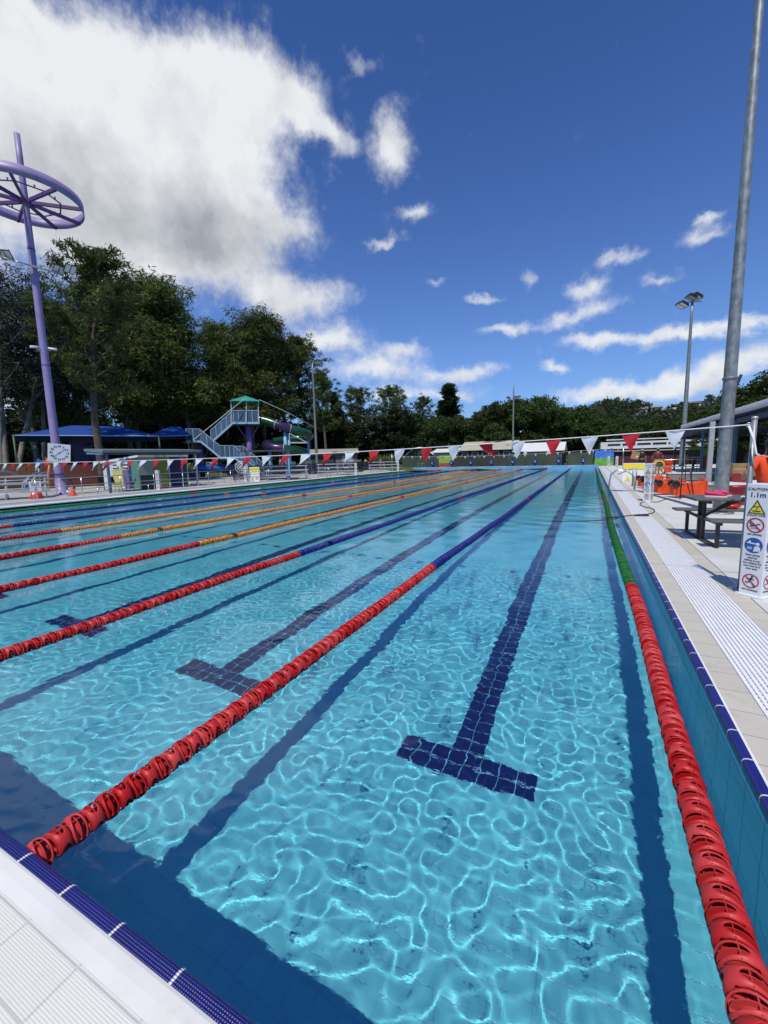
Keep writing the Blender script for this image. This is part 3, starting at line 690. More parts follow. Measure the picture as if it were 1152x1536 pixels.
MB().tube([(x, 0, zl(x)) for x in np.linspace(1.01, XL - .9, 90)], .0065, 6).build('cord', M_cord, t)
MB().tube([(1.0, 0, 1.89), (1.045, -.02, 1.74), (1.07, -.03, 1.60), (1.10, -.03, 1.575)], .011, 8).build('cord_tail', M_cord, t)
MB().tube([(1.10, -.03, 1.575), (1.16, -.03, 1.565), (1.25, .02, 1.55), (1.5, .1, 1.50)], .008, 8).build('cord_tail', P_('red and white tape', (.62, .25, .24), .6), t)
for k in range(52):
    x = .36 - .425 * k + random.uniform(-.012, .012)
    curl = 0.07 * random.uniform(-1, 1) if k < 7 else (-.6 - .5 * random.random()) * min(1, (k - 6) / 6)
    if k in (5,): curl = .9
    mb = pennant(MB(), (x, 0, zl(x) - .004), .19, .215, curl, random.uniform(-.12, .12))
    mb.build('pennant', M_clothw if k % 2 == 0 else M_clothr, t)
t = thing('pennant_line', 'string of tiny white, red and dark pennants across the far end, before the far fence', 'pennant line', (0, 45.0, 0))
zf2 = lambda x: 1.66 + .0026 * (x + 11.5) ** 2
MB().tube([(x, 0, zf2(x)) for x in np.linspace(2.2, XL - .6, 50)], .01, 5).build('cord', M_cord, t)
for k in range(44):
    x = 1.8 - .53 * k; mb = MB().prism([(x - .11, 0, zf2(x)), (x + .11, 0, zf2(x)), (x, 0, zf2(x) - .26)], (0, .004, 0)); mb.build('pennant', (M_clothw, M_clothr, M_clothw, M_navy)[k % 4], t)
for x, lab in ((2.25, 'thin steel post at the far corner beside the blue and green panel'), (XL - .65, 'thin steel post at the far end holding the small pennants, bleacher side')):
    t = thing('flag_post', lab, 'post', (x, 45, DK)); MB().tube([(0, 0, 0), (0, 0, 2.15)], .035, 10).build('post_shaft', M_steel, t)

# ------------------------------------------------------------------ picnic table
t = thing('picnic_table', 'slate grey picnic table with black steel legs on the pool deck', 'picnic table', (1.06, 8.12, DK), R(6))
MB().box((.95, 0, .735), (1.9, .76, .045)).build('tabletop', M_slate, t, bevel=.012)
MB().box((1.00, -.74, .445), (1.86, .27, .042)).build('seat', M_slate, t, bevel=.012)
MB().box((.93, .74, .445), (1.86, .27, .042)).build('seat', M_slate, t, bevel=.012)
for x in (.22, 1.70):
    for s in (-1, 1):
        f = MB()
        f.bar((x, s * .10, .0), (x, s * .10, .71), .05); f.bar((x, s * .10, .025), (x, s * .72, .025), .05); f.bar((x, s * .72, .0), (x, s * .72, .42), .05)
        f.bar((x, s * .10, .39), (x, s * .84, .40), .045); f.build('leg', M_black, t, bevel=.004)
    f = MB(); f.bar((x, -.34, .69), (x, .34, .69), .05); f.bar((x, -.3, .40), (x, .3, .40), .045); f.build('cross_rail', M_black, t)
    sgn = 1 if x < 1 else -1
    f = MB(); f.bar((x, .04, .40), (x + sgn * .55, .04, .70), .035); f.bar((x, -.04, .40), (x + sgn * .40, -.04, .70), .035); f.build('brace', M_black, t)

# shoes on the table
def shoe(label, p, rz):
    t = thing('running_shoe', label, 'shoe', p, rz, 'pink running shoes on the picnic table'); L = .29; t.scale = (1, 1, 1.3)
    def sec(u):   # half width, top height, sole lift along the shoe: heel 0 toe 1
        w = .032 + .018 * math.sin(min(1, u * 1.25) * math.pi * .62); w *= (1 if u < .86 else max(.25, 1 - (u - .86) * 4.5))
        h = .098 - .02 * math.sin(u * 3) if u < .42 else .088 - (u - .42) * .085; return w, max(.03, h)
    V = []; F = []; n = 16; ns = 14
    for i in range(ns + 1):
        u = i / ns; w, h = sec(u)
        for k in range(n):
            a = 2 * math.pi * k / n; V.append((u * L - .1, w * math.cos(a), .026 + (h - .026) * .5 + (h - .026) * .5 * math.sin(a)))
    for i in range(ns):
        for k in range(n):
            if 1 <= i <= 4 and k in (3, 4): continue       # foot opening
            F.append((i * n + k, i * n + (k + 1) % n, (i + 1) * n + (k + 1) % n, (i + 1) * n + k))
    F += [[k for k in range(n)][::-1], [ns * n + k for k in range(n)]]
    MB().add(V, F, True).build('upper', P_('pink mesh fabric', (.62, .03, .13), .7, var=.3, vscale=60), t)
    P = [(u * L - .1, sec(u)[0] * 1.10) for u in np.linspace(-.02, 1.02, 16)]; P = [(P[0][0], P[0][1] * .7)] + P[1:-1] + [(P[-1][0], P[-1][1] * .9)]
    MB().prism([(x, -w, 0) for x, w in P] + [(x, w, 0) for x, w in P[::-1]], (0, 0, .027)).build('sole', P_('off white rubber', (.66, .55, .50), .6), t, bevel=.006)
    for k in range(4): MB().tube([(.03 + .022 * k, -.02, .088 - .006 * k), (.03 + .022 * k, 0, .094 - .008 * k), (.03 + .022 * k, .02, .088 - .006 * k)], .003, 6).build('lace', P_('pale lace', (.7, .5, .55), .8), t)
    return t
tz = DK + .7585
shoe('pink running shoe lying nearest the edge of the slate table', (1.36, 7.92, tz), R(-14)); shoe('pink running shoe behind the other one on the slate table', (1.50, 8.10, tz), R(24))
# pale board and small cloth on the table
t = thing('board', 'white board with a pink and teal print leaning behind the CAUTION post on the table', 'board', (2.15, 8.32, tz), R(8))
MB().box((0, 0, .135), (.42, .012, .27), tilt=('X', -.12)).build('panel', M_white_p, t); MB().prism([(.02, -.012, .03), (.15, -.012, .02), (.13, .004, .2)], (0, -.002, 0)).build('print', P_('dark teal print', (.02, .12, .16), .5), t)
MB().prism([(-.05, -.012, .03), (.03, -.012, .03), (.05, .004, .2)], (0, -.002, 0)).build('print', P_('pale pink print', (.7, .35, .4), .5), t)
t = MB(); V = []; 
for j in range(7):
    for i in range(9): V.append((-.13 + .033 * i, -.09 + .03 * j, .012 + .010 * math.sin(i * 1.7 + j) + .008 * math.cos(j * 2.1)))
t.add(V, [(j * 9 + i, j * 9 + i + 1, j * 9 + 9 + i + 1, j * 9 + 9 + i) for j in range(6) for i in range(8)], True)
o = t.build('towel', P_('mint towel', (.45, .62, .58), .9, var=.1)); o.location = (1.90, 7.98, tz); tag(o, 'crumpled pale mint towel lying on the slate picnic table', 'towel')
t = thing('drink_bottle', 'red bottle lying on the far seat of the picnic table', 'bottle', (1.78, 8.87, DK + .468), .3)
MB().lathe([(.001, 0), (.042, 0), (.044, .16), (.02, .2), (.02, .225), (.001, .225)], 18, (0, 0, .045), 'X').build('body', P_('red plastic', (.6, .03, .02), .35), t)

# ------------------------------------------------------------------ wheelie bins
def wheelie_bin(name, label, p, rz, lying=True, group='orange bins lying on the deck', scale=1.0):
    t = thing(name, label, 'bin', p, rz, group); t.scale = (scale * .82,) * 3 if lying else (.9,) * 3
    Mx = Matrix.Rotation(-math.pi / 2, 4, 'X') if False else Matrix.Identity(4)
    if lying: Mx = Matrix.Translation((0, 0, .30)) @ Matrix.Rotation(math.pi / 2, 4, 'Y')   # bin's up axis points along +x, its back faces up
    def P(v): return Mx @ Vector(v)
    # upright frame: z up, back at +x side -> after the turn the back is down; wheels hang at the back edge of the base
    wb, wt, db, dt, h = .40, .52, .42, .62, 1.0
    o_ = .0 
    ring = lambda z, w, d: [(-d / 2 - o_, -w / 2, z), (d / 2 - o_, -w / 2, z), (d / 2 - o_, w / 2, z), (-d / 2 - o_, w / 2, z)]
    R_ = [ring(0, wb, db), ring(.10, wb + .02, db + .02), ring(.78, wt - .06, dt - .06), ring(.80, wt - .02, dt - .02), ring(h - .04, wt, dt), ring(h - .04, wt + .05, dt + .05), ring(h, wt + .05, dt + .05), ring(h, wt - .04, dt - .04), ring(h - .06, wt - .05, dt - .05)]
    V = [P(v) for r in R_ for v in r]; F = [(i * 4 + k, i * 4 + (k + 1) % 4, i * 4 + 4 + (k + 1) % 4, i * 4 + 4 + k) for i in range(len(R_) - 1) for k in range(4)] + [(3, 2, 1, 0)]
    b = MB().add(V, F); b.build('bin_body', M_orange, t, bevel=.02)
    l = MB(); L = [(-dt / 2 - .04, -wt / 2 - .03, h + .003), (dt / 2 + .04, -wt / 2 - .03, h + .003), (dt / 2 + .04, wt / 2 + .03, h + .003), (-dt / 2 - .04, wt / 2 + .03, h + .003)]
    L2 = [(x * .84, y * .84, h + .07) for x, y, z in L]; l.add([P(v) for v in L + L2], [(3, 2, 1, 0), (4, 5, 6, 7)] + [(k, (k + 1) % 4, 4 + (k + 1) % 4, 4 + k) for k in range(4)])
    l.build('lid', P_('red lid plastic', (.70, .035, .012), .35, var=.1), t, bevel=.015)
    hd = MB().tube([P(v) for v in ((-dt / 2 - .1, -wt / 2 + .05, h - .02), (-dt / 2 - .1, wt / 2 - .05, h - .02))], .016, 10)
    for y in (-wt / 2 + .07, 0, wt / 2 - .07): hd.bar(P((-dt / 2, y, h - .03)), P((-dt / 2 - .1, y, h - .02)), .03)
    hd.build('handle', M_orange, t)
    ax = MB().tube([P((-db / 2 + .03, -wb / 2 - .07, .10)), P((-db / 2 + .03, wb / 2 + .07, .10))], .012, 8); ax.build('axle', M_steel, t)
    for s in (-1, 1):
        prof = [(.03, -.03), (.11, -.034), (.128, -.024), (.128, .024), (.11, .034), (.03, .03)]
        m2 = MB().lathe(prof, 24, (0, 0, 0), 'Y', closed=True); c = Vector((-db / 2 - .03, s * (wb / 2 + .03), .06)); m2.V = [P(v + c) for v in m2.V]; w = m2.build('wheel', M_rubber, t)
        m3 = MB().lathe([(.001, -.02), (.05, -.02), (.05, .02), (.001, .02)], 16, (0, 0, 0), 'Y'); m3.V = [P(v + c) for v in m3.V]; m3.build('hub', M_black, w)
    return t
wheelie_bin('wheelie_bin', 'orange bin lying on its side, nearest the yellow notice', (1.42, 20.2, DK), R(20))
wheelie_bin('wheelie_bin', 'orange bin lying on the deck, half hidden by the white warning post', (1.40, 18.1, DK), R(12))
wheelie_bin('wheelie_bin', 'orange bin lying in the middle of the row of three', (1.66, 17.1, DK), R(14))
wheelie_bin('wheelie_bin', 'largest looking orange bin, lying at the picnic table end of the row', (1.98, 16.05, DK), R(10), scale=1.08)
ub = G(1001, 711); wheelie_bin('wheelie_bin', 'orange bin standing upright beside the yellow hose', ub, R(90), lying=False, group='orange bins on the deck')

# yellow hose reel
hp = G(987, 711.5); t = thing('hose_reel', 'coil of yellow hose hanging beside the upright orange bin', 'hose reel', hp, .2)
mb = MB()
for k in range(7):
    r = .26 + .035 * (k % 4); mb.tube([(r * math.cos(a), .05 * k - .15, .62 + r * math.sin(a)) for a in np.linspace(0, 2 * math.pi, 22)], .026, 6, cap=False)
mb.tube([(-.4, 0, .5), (-.5, -.1, .2), (-.35, -.2, .03), (.2, -.3, .03), (.5, -.1, .03)], .026, 6)
mb.build('hose', P_('yellow hose', (.75, .40, .03), .5), t)
mb = MB(); mb.lathe([(.02, -.22), (.15, -.22), (.15, .2), (.02, .2)], 16, (0, 0, .62), 'Y'); mb.bar((-.35, .05, 0), (0, .05, .62), .05); mb.bar((.35, .05, 0), (0, .05, .62), .05); mb.build('stand', M_dgrn, t)

# yellow and white A-frame notice by the ladder
def a_frame(label, p, rz, w=.62, h=.95, yel=True, ink=True):
    t = thing('a_frame_sign', label, 'notice', p, rz)
    for s in (-1, 1):
        q = MB().box((0, s * .19, h / 2), (w, .018, h), tilt=('X', s * .2)); pn = q.build('panel', M_white_p, t)
        if s == -1:
            MB().box((0, -.2 + .0 - .028 + .075, h * .82), (w - .04, .006, h * .28), tilt=('X', -.2)).build('yellow_header', M_syel, t)
            mb = MB()
            for k in range(3): mb.box((0, -.2 + .038 + .016 * (2 - k), h * (.90 - .08 * k)), (w * (.7 - .12 * k), .004, .025), tilt=('X', -.2))
            mb.build('header_writing', M_ink, t)
            mb = MB(); mb.prism([(-w * .38, -.30 + .0, h * .10), (-w * .08, -.30, h * .10), (-w * .23, -.265, h * .36)], (0, -.003, 0)); mb.build('warning_triangle', M_syel, t)
            mb = MB(); mb.lathe([(.085, 0), (.11, 0)], 24, (w * .24, -.285, h * .22), 'Y'); mb.bar((w * .24 - .07, -.287, h * .22 + .07), (w * .24 + .07, -.287, h * .22 - .07), .018); mb.build('prohibition_ring', M_sred, t)
    return t
a_frame('yellow and white standing notice beside the pool ladder and the orange bins', Vector((1.52, 24.2, DK)), R(-12), w=.95, h=1.0)

# stainless ladder rails, near right
def ladder(label, p, rz, w=.5, s=1.0, rungs=True):
    t = thing('pool_ladder', label, 'pool ladder', p, rz)
    for y in (-w / 2, w / 2):
        MB().tube([(-.10 * s, y, -.75), (-.10 * s, y, .28), (-.06 * s, y, .55 * s), (.12 * s, y, .72 * s), (.40 * s, y, .70 * s), (.66 * s, y, .50 * s), (.70 * s, y, 0)], .02, 10).build('handrail', M_steel, t)
        MB().lathe([(.05, 0), (.05, .01), (.021, .02)], 16, (.70 * s, y, 0)).build('flange', M_steel, t)
    if rungs:
        for z in (-.15, -.42, -.68): MB().box((-.10 * s, 0, z), (.09, w, .025)).build('rung', M_steel, t)
    return t
ladder('stainless ladder beside the green rope, near the yellow and white notice', (XR + .1, 19.2, DK), 0, s=1.15)
ladder('stainless ladder climbing out at the kerb in front of the bleachers', (XL - .1, 30.3, DK), math.pi, s=1.2)
ladder('stainless ladder beyond the other on the same kerb, nearer the floodlight pole', (XL - .1, 33.5, DK), math.pi, s=1.2)
ladder('bright ladder rails at the far shed-side corner of the pool', (XL + 1.0, YF + .15, DK + .2), math.pi / 2, s=1.0, rungs=False)

# pair of short dark bollard rails near the ladder
t = thing('stair_rail', 'pair of short dark rail uprights between the ladder and the yellow notice', 'rail', (1.25, 21.3, DK))
for x in (0, .14): MB().tube([(x, 0, 0), (x, 0, .85)], .03, 10).build('upright', M_galv, t)
MB().tube([(-.6, 0, .55), (0, 0, .8)], .022, 8).build('rail_bar', M_steel, t)

# black cable over the deck into the water
pts = [G(x, y, DK + .012) for x, y in ((1000, 748), (985, 753), (968, 752), (960, 756), (966, 760), (979, 763), (981, 768), (972, 771), (955, 772), (938, 774), (922, 776), (906, 777))]
pts += [Vector((.16, 10.75, .10)), Vector((.05, 10.60, .055)), Vector((-.6, 10.4, .012)), Vector((-1.6, 10.2, -.02)), Vector((-2.4, 10.6, -.2))]
def smooth(pts, n=6):
    out = []
    for i in range(len(pts) - 1):
        p0, p1, p2, p3 = pts[max(i - 1, 0)], pts[i], pts[i + 1], pts[min(i + 2, len(pts) - 1)]
        for k in range(n):
            u = k / n; out.append(.5 * ((2 * p1) + (p2 - p0) * u + (2 * p0 - 5 * p1 + 4 * p2 - p3) * u * u + (3 * p1 - p0 - 3 * p2 + p3) * u ** 3))
    return out + [pts[-1]]
o = MB().tube(smooth(pts), .011, 8).build('power_cable', M_rubber); tag(o, 'thin black cable curling over the deck and grating into the water', 'cable')
o = MB().box(tuple(G(962, 773, DK + .02)), (.32, .05, .03), rz=.2).build('cable_connector', M_rubber); tag(o, 'small black connector lying on the white grating with the cable', 'connector')
# faint painted words on the deck edge
for s, yy, m_ in (('1.1m', 9.55, M_white_p), ('NO DIVING', 8.75, P_('faded red paint', (.45, .25, .24), .8))):
    o = obj('deck_lettering', text_mesh(s, .11, m_, .0005)); o.location = (.985, yy, DK + .0035); o.rotation_euler.z = R(90); o.scale = (1, .8, 1)
    tag(o, {'1.1m': 'faded white 1.1m painted on the tile strip beside the grating', 'NO DIVING': 'faded red NO DIVING painted on the tile strip beside the grating'}[s], 'floor marking')

# ------------------------------------------------------------------ starting blocks
M_blk = P_('royal navy block paint', (.018, .028, .17), .4, var=.1)
def block(i):
    x = -1.25 - 2.5 * i
    names = ['first', 'second', 'third', 'fourth', 'fifth', 'sixth', 'seventh', 'last']
    t = thing('starting_block', 'navy starting block, %s from the green rope beside the grating' % names[i] if i else 'navy starting block standing closest to the green and blue panel', 'starting block', (x, YF + .30, .40), 0, 'navy starting blocks on the far wall')
    MB().box((0, .12, .13), (.20, .22, .26)).build('pedestal', M_blk, t, bevel=.02)
    m = MB(); V = [(-.26, -.22, .26), (.26, -.22, .26), (.26, .32, .34), (-.26, .32, .34), (-.27, -.25, .60), (.27, -.25, .60), (.27, .34, .68), (-.27, .34, .68)]
    m.add(V, [(3, 2, 1, 0), (4, 5, 6, 7), (0, 1, 5, 4), (1, 2, 6, 5), (2, 3, 7, 6), (3, 0, 4, 7)]); m.build('platform', M_blk, t, bevel=.04)
    m = MB(); m.box((-.02, -.256, .50), (.20, .01, .05)); m.box((.04, -.252, .40), (.13, .01, .05)); m.build('white_marking', M_white_p, t)
    MB().tube([(-.2, -.02, .62), (-.2, -.1, .70), (.2, -.1, .70), (.2, -.02, .62)], .014, 8).build('handle', M_steel, t)
    MB().box((0, .30, .80), (.36, .05, .14), tilt=('X', .3)).build('foot_rest', M_navy, t)
for i in range(8): block(i)
mb = MB()
for i in range(8):
    for k in range(5): mb.box((-2.5 * i - .1 - .16 * k - 1.95, YF - .003, .30), (.10, .008, .06))
o = mb.build('depth_markings', M_white_p); tag(o, 'row of small white marks along the pale blue end wall under the starting blocks', 'markings'); o['kind'] = 'structure'

# ------------------------------------------------------------------ points on a vertical plane facing the pool corner
class PL:
    """vertical plane through a ground point, square to the horizontal line of sight; off = metres behind it"""
    def __init__(s, base):
        s.b = Vector(base); n = s.b - CAM; n.z = 0; s.n = n.normalized(); s.d = n.length; s.x = Vector((s.n.y, -s.n.x, 0))
    def w(s, x, y, off=0.0):
        d = ray(x, y); t = (s.d + off) / d.dot(s.n); return CAM + d * t
    def l(s, x, y, off=0.0):             # the same, local to the base point (x right, y away, z up)
        p = s.w(x, y, off) - s.b; return Vector((p.dot(s.x), p.dot(s.n), p.z))
    def rz(s): return math.atan2(s.x.y, s.x.x)
def G1(x, y, z=DK): return G(x, y, z)
def placed(name, label, cat, base, group=None):
    pl = PL(base); return thing(name, label, cat, base, pl.rz(), group), pl

# ------------------------------------------------------------------ lilac mast with wheel, clock and lights
base = G(93, 742); t, pl = placed('lilac_mast', 'tall lilac mast with a horizontal spoked wheel near its top', 'mast', base)
H = HT(base, 33, 203) - DK; zw = HT(base, 43, 306) - DK
MB().tube([(0, 0, i * H / 14) for i in range(15)], [.215 - .085 * i / 14 for i in range(15)], 24).build('mast_shaft', M_purp, t)
mb = MB()
for z, r in ((1.15, .225), (HT(base, 67, 548) - DK, .182), (HT(base, 50, 375) - DK, .165)): mb.lathe([(r * .96, z - .04), (r * 1.03, z - .03), (r * 1.03, z + .03), (r * .96, z + .04)], 24)
mb.build('shaft_band', M_dpurp, t)
MB().lathe([(.40, 0), (.40, .03), (.255, .04), (.255, .85), (.215, .9)], 24).build('base_sleeve', M_purp, t)
gq = G(127, 330, DK + zw); RW = math.hypot(gq.x - base.x, gq.y - base.y)
MB().lathe([(RW - .03, zw + .02), (RW, zw + .02), (RW, zw + .52), (RW - .03, zw + .52)], 72, closed=True).build('wheel_rim', M_purp, t)
for k in range(9):
    a = 2 * math.pi * k / 9 + .35; mb = MB().bar((.15 * math.cos(a), .15 * math.sin(a), zw + .06), ((RW - .02) * math.cos(a), (RW - .02) * math.sin(a), zw + .06), .11, .16); mb.build('spoke', M_dpurp, t)  # darker purple than the rim paints in the shade of the spokes' undersides
pts = [(RW * .62 * math.cos(2 * math.pi * k / 9 + .35), RW * .62 * math.sin(2 * math.pi * k / 9 + .35), zw + .20) for k in range(10)]
mb = MB().tube(pts, .035, 8)
for k in range(9):
    for u in (.33, .67):
        p = Vector(pts[k]).lerp(Vector(pts[k + 1]), u); mb.box(p + Vector((0, 0, .06)), (.07, .07, .14))
mb.build('nozzle_ring', M_dpurp, t)
MB().lathe([(.15, zw - .05), (.26, zw), (.26, zw + .12), (.15, zw + .2)], 20).build('hub', M_dpurp, t)
zf_ = HT(base, 50, 402) - DK; lf = thing('floodlight_bracket', 'pair of black floodlights clamped on the lilac mast below the wheel', 'floodlights', base + Vector((0, 0, zf_)), pl.rz())
MB().tube([(-1.15, -.3, .1), (-.3, -.3, .0), (1.2, -.3, -.12)], .05, 8).build('bracket_arm', M_alu, lf)
for s in (-1, 1):
    for j in (0, 1):
        b_, g_ = MB(), MB(); flood_head(b_, g_, (s * (1.05 + .5 * j), -.3 - .1 * j, .25 + .12 * j - .2 * (s > 0)), (s * .5, -1, 0), .50, .75); f = b_.build('floodlight', M_black, lf); g_.build('lens', M_lens, f)
zc_ = HT(base, 68, 524) - DK; cc = thing('security_camera', 'pair of small white security cameras halfway up the lilac mast', 'security cameras', base + Vector((0, 0, zc_)), pl.rz())
for s in (-1, 1): MB().tube([(s * .2, -.1, .05), (s * .55, -.25, 0)], .06, 10).build('camera_body', M_white_p, cc); 
MB().tube([(-.3, -.05, -.05), (.3, -.05, -.05)], .03, 8).build('mount', M_alu, cc)
# pace clock
pc = PL(base); c0 = pc.l(89, 679.5, -.55); ck = thing('pace_clock', 'square white swimming pace clock hung on the lilac mast', 'clock', base, pc.rz())
T_ = Matrix.Translation(c0) @ Matrix.Rotation(R(6), 4, 'Y') @ Matrix.Rotation(R(8), 4, 'Z') @ Matrix.Rotation(math.pi / 2, 4, 'X')
S_ = .49; q = MB().prism([T_ @ Vector((x * S_, y * S_, 0)) for x, y in ((-1, -1), (1, -1), (1, 1), (-1, 1))], T_.to_3x3() @ Vector((0, 0, -.07))); q.build('clock_face', P_('bright white face', (.80, .82, .82), .4), ck)
for k in range(12):
    a = math.pi / 2 - k * math.pi / 6; o = obj('numeral', text_mesh(str(k * 5 or 60), .15, M_ink, .002), ck); o.matrix_local = T_ @ Matrix.Translation((.36 * math.cos(a), .36 * math.sin(a), .004)); o['label'] = 'black numeral %d' % (k * 5 or 60)
mb = MB(); strip_mb(mb, T_, (-.27, -.25), (.27, .25), .024, .012); blob_mb(mb, T_, circ(0, 0, .03, 16), .014); mb.build('clock_hand', M_ink, ck)
MB().bar(c0, (0, -.2, c0.z), .08).build('bracket', M_alu, ck)

# ------------------------------------------------------------------ cone, red-footed sign, bleacher, hoops and figures at the left
b = G(110, 743.5); b.z = DK; t = thing('traffic_cone', 'orange traffic cone beside the lilac mast', 'traffic cone', b)
MB().lathe([(.15, .03), (.035, .52), (.03, .53)], 18).build('cone_body', P_('orange cone plastic', (.72, .09, .02), .5), t); MB().box((0, 0, .015), (.36, .36, .03)).build('foot', M_orange, t)
b = G(55.5, 748); b.z = DK; t, pl = placed('portable_sign', 'white notice standing in a red plastic foot in front of the bleacher seats', 'notice', b)
MB().lathe([(.26, 0), (.27, .08), (.18, .34), (.13, .38)], 18).build('foot', P_('red plastic foot', (.62, .04, .02), .45), t, bevel=.01)
MB().box((0, 0, .62), (.46, .03, .50)).build('panel', M_white_p, t, bevel=.01)
mb = MB(); [mb.box((0, -.018, .80 - .07 * k), (.32, .006, .025)) for k in range(3)]; mb.box((0, -.018, .47), (.08, .006, .06)); mb.build('writing', M_ink, t)

def bleacher(label, base, length, tiers=3, rz=None, group='aluminium bleacher seats', rise=.36, backs=False, flip=1):
    pl = PL(base); t = thing('bleacher', label, 'bleacher', base, pl.rz() if rz is None else rz, group)
    for k in range(tiers):
        z = .40 + rise * k; y = .62 * k
        MB().box((length / 2 * flip, y, z), (length, .30, .09)).build('seat_plank', M_alu, t)
        if k: MB().box((length / 2 * flip, y - .30, z - rise + .02), (length, .28, .08)).build('foot_plank', M_alu, t)
    n = max(2, int(length / 1.6) + 1)
    for i in range(n):
        x = (.15 + (length - .3) * i / (n - 1)) * flip; m = MB()
        m.bar((x, -.15, .03), (x, .62 * tiers - .2, .03), .05)
        for k in range(tiers): m.bar((x, .62 * k, 0), (x, .62 * k, .38 + rise * k), .05)
        m.bar((x, 0, .36), (x, .62 * (tiers - 1), .36 + rise * (tiers - 1)), .045); m.build('frame', M_alu, t)
    return t
b = G(76, 746); b.z = DK; bleacher('long aluminium bleacher behind the red-footed notice', b, 6.5, 3, flip=-1)
for (x, y, L, n, lab) in ((398, 722, 3.6, 3, 'grey bleacher between the yellow-topped notice and the pale blue column'), (476, 712.5, 4.2, 3, 'grey bleacher just past the floodlight pole, beside the gabled shed'), (553, 706, 4.0, 3, 'last grey bleacher before the far corner of the pool')):
    b = G(x, y + 1); b.z = DK; 
    if b.x > XL - 3: b = AX(x, y + 1, XL - 3.2); b.z = DK
    bleacher(lab, b, L, n)
def hoop(x, y, r, lab, m, lean=.0, yaw=.9):
    b = AD(x, 690, 34.5); b.z = DK; t = thing('water_hoop', lab, 'water hoop', b, PL(b).rz() + yaw, 'steel hoops of the splash pad')
    MB().tube([(r * math.cos(a), lean * math.sin(a), r * 1.05 * math.sin(a)) for a in np.linspace(0, math.pi, 22)], .055, 8).build('hoop_tube', m, t)
    for s in (-1, 1): MB().lathe([(.14, 0), (.14, .02), (.056, .03)], 14, (s * r, 0, 0)).build('flange', M_alu, t)
M_hoop = P_('blue grey tube', (.22, .24, .32), .4, metal=.4)
hoop(47, 723, 1.0, 'narrow grey splash hoop at the bleacher end', M_hoop); hoop(57, 723, 1.15, 'second grey splash hoop, behind the orange stem', M_hoop, yaw=.75)
hoop(68, 722, 1.15, 'third grey splash hoop under the orange flower', M_hoop, yaw=.6); hoop(82, 726, 1.0, 'dark splash hoop touching the lilac mast', P_('dark violet tube', (.06, .05, .11), .4), yaw=.5)
hoop(0, 722, 1.3, 'wide grey splash hoop at the very edge behind the bleacher', M_hoop, yaw=.3)
b = AD(67, 690, 34); b.z = DK; t, pl = placed('splash_flower', 'orange flower on an orange stem in the splash pad', 'water toy', b); zt = pl.l(72, 692).z
MB().tube([(0, 0, 0), (.1, 0, zt * .6), (.25, 0, zt)], .06, 8).build('stem', P_('orange toy', (.66, .20, .08), .45), t)
mb = MB(); P = []
for k in range(12):
    a = 2 * math.pi * k / 12; r = .48 if k % 2 == 0 else .22; P.append((.3 + r * 1.15 * math.cos(a), -.06, zt + r * .6 * math.sin(a)))
mb.prism(P, (0, .14, .0)); mb.ball((.3, -.05, zt), .2, 12, (1.2, .8, .7)); mb.build('flower_head', P_('orange toy', (.66, .20, .08), .45), t, bevel=.03)
b = AD(57, 690, 34.6); b.z = DK; t, pl = placed('splash_fin', 'blue fin-shaped splash toy beside the orange flower', 'water toy', b)
MB().prism([pl.l(x, y) for x, y in ((51, 696), (55, 692), (57, 687), (62, 691), (68, 697), (60, 697.5))], (0, .35, 0)).build('fin', P_('blue toy', (.03, .16, .42), .45), t, bevel=.04)
MB().tube([(0, .17, 0), (pl.l(57, 695).x, .17, pl.l(57, 695).z)], .07, 8).build('post', M_hoop, t)

# timber fence behind the splash pad
def boards_mat(name, c1, c2, horizontal=True, pitch=.14):
    m = bpy.data.materials.new(name); m.use_nodes = True; t = NT(m.node_tree); b = m.node_tree.nodes['Principled BSDF']
    pos = t.n('ShaderNodeTexCoord').outputs['Object']; sp_ = t.n('ShaderNodeSeparateXYZ'); t.put(sp_.inputs[0], pos)
    q = t.m('DIVIDE', sp_.outputs[2] if horizontal else sp_.outputs[0], pitch); wn = t.n('ShaderNodeTexWhiteNoise', noise_dimensions='1D'); t.put(wn.inputs['W'], t.m('FLOOR', q))
    f, _ = t.noise(t.v('MULTIPLY', pos, (1, 1, 6) if horizontal else (6, 1, 1)), 2.0, 5, .6)
    c = t.mix(t.m('MULTIPLY_ADD', wn.outputs['Value'], .6, t.m('MULTIPLY', f, .5), clamp=True), (*c1, 1), (*c2, 1))
    d = t.m('ABSOLUTE', t.m('SUBTRACT', t.m('FRACT', q), .5)); j = t.step(d, .46, .49)
    c = t.mix(j, c, (c1[0] * .3, c1[1] * .3, c1[2] * .3, 1)); t.put(b.inputs['Base Color'], c); b.inputs['Roughness'].default_value = .8
    bn = t.n('ShaderNodeBump'); bn.inputs['Distance'].default_value = .01; t.put(bn.inputs['Height'], t.m('MULTIPLY', j, -1)); t.put(b.inputs['Normal'], bn.outputs[0]); return m
M_timber = boards_mat('orange brown boards', (.07, .03, .012), (.21, .10, .035)); M_timb2 = boards_mat('red brown boards', (.06, .018, .012), (.18, .05, .03))
pf = PL(AD(60, 690, 39).xy.to_3d() + Vector((0, 0, .1))); t = thing('timber_fence', 'orange brown boarded fence behind the splash pad', 'fence', pf.b, pf.rz())
x0, x1 = pf.l(-60, 722).x, pf.l(158, 719).x; xm = pf.l(95, 720).x; zt = pf.l(60, 695).z
MB().box(((x0 + xm) / 2, .6, zt / 2), (xm - x0, .06, zt)).build('board_panel', M_timber, t); MB().box(((x1 + xm) / 2 + .002, .6, zt / 2 - .08), (x1 - xm, .06, zt - .1)).build('board_panel', M_timb2, t)
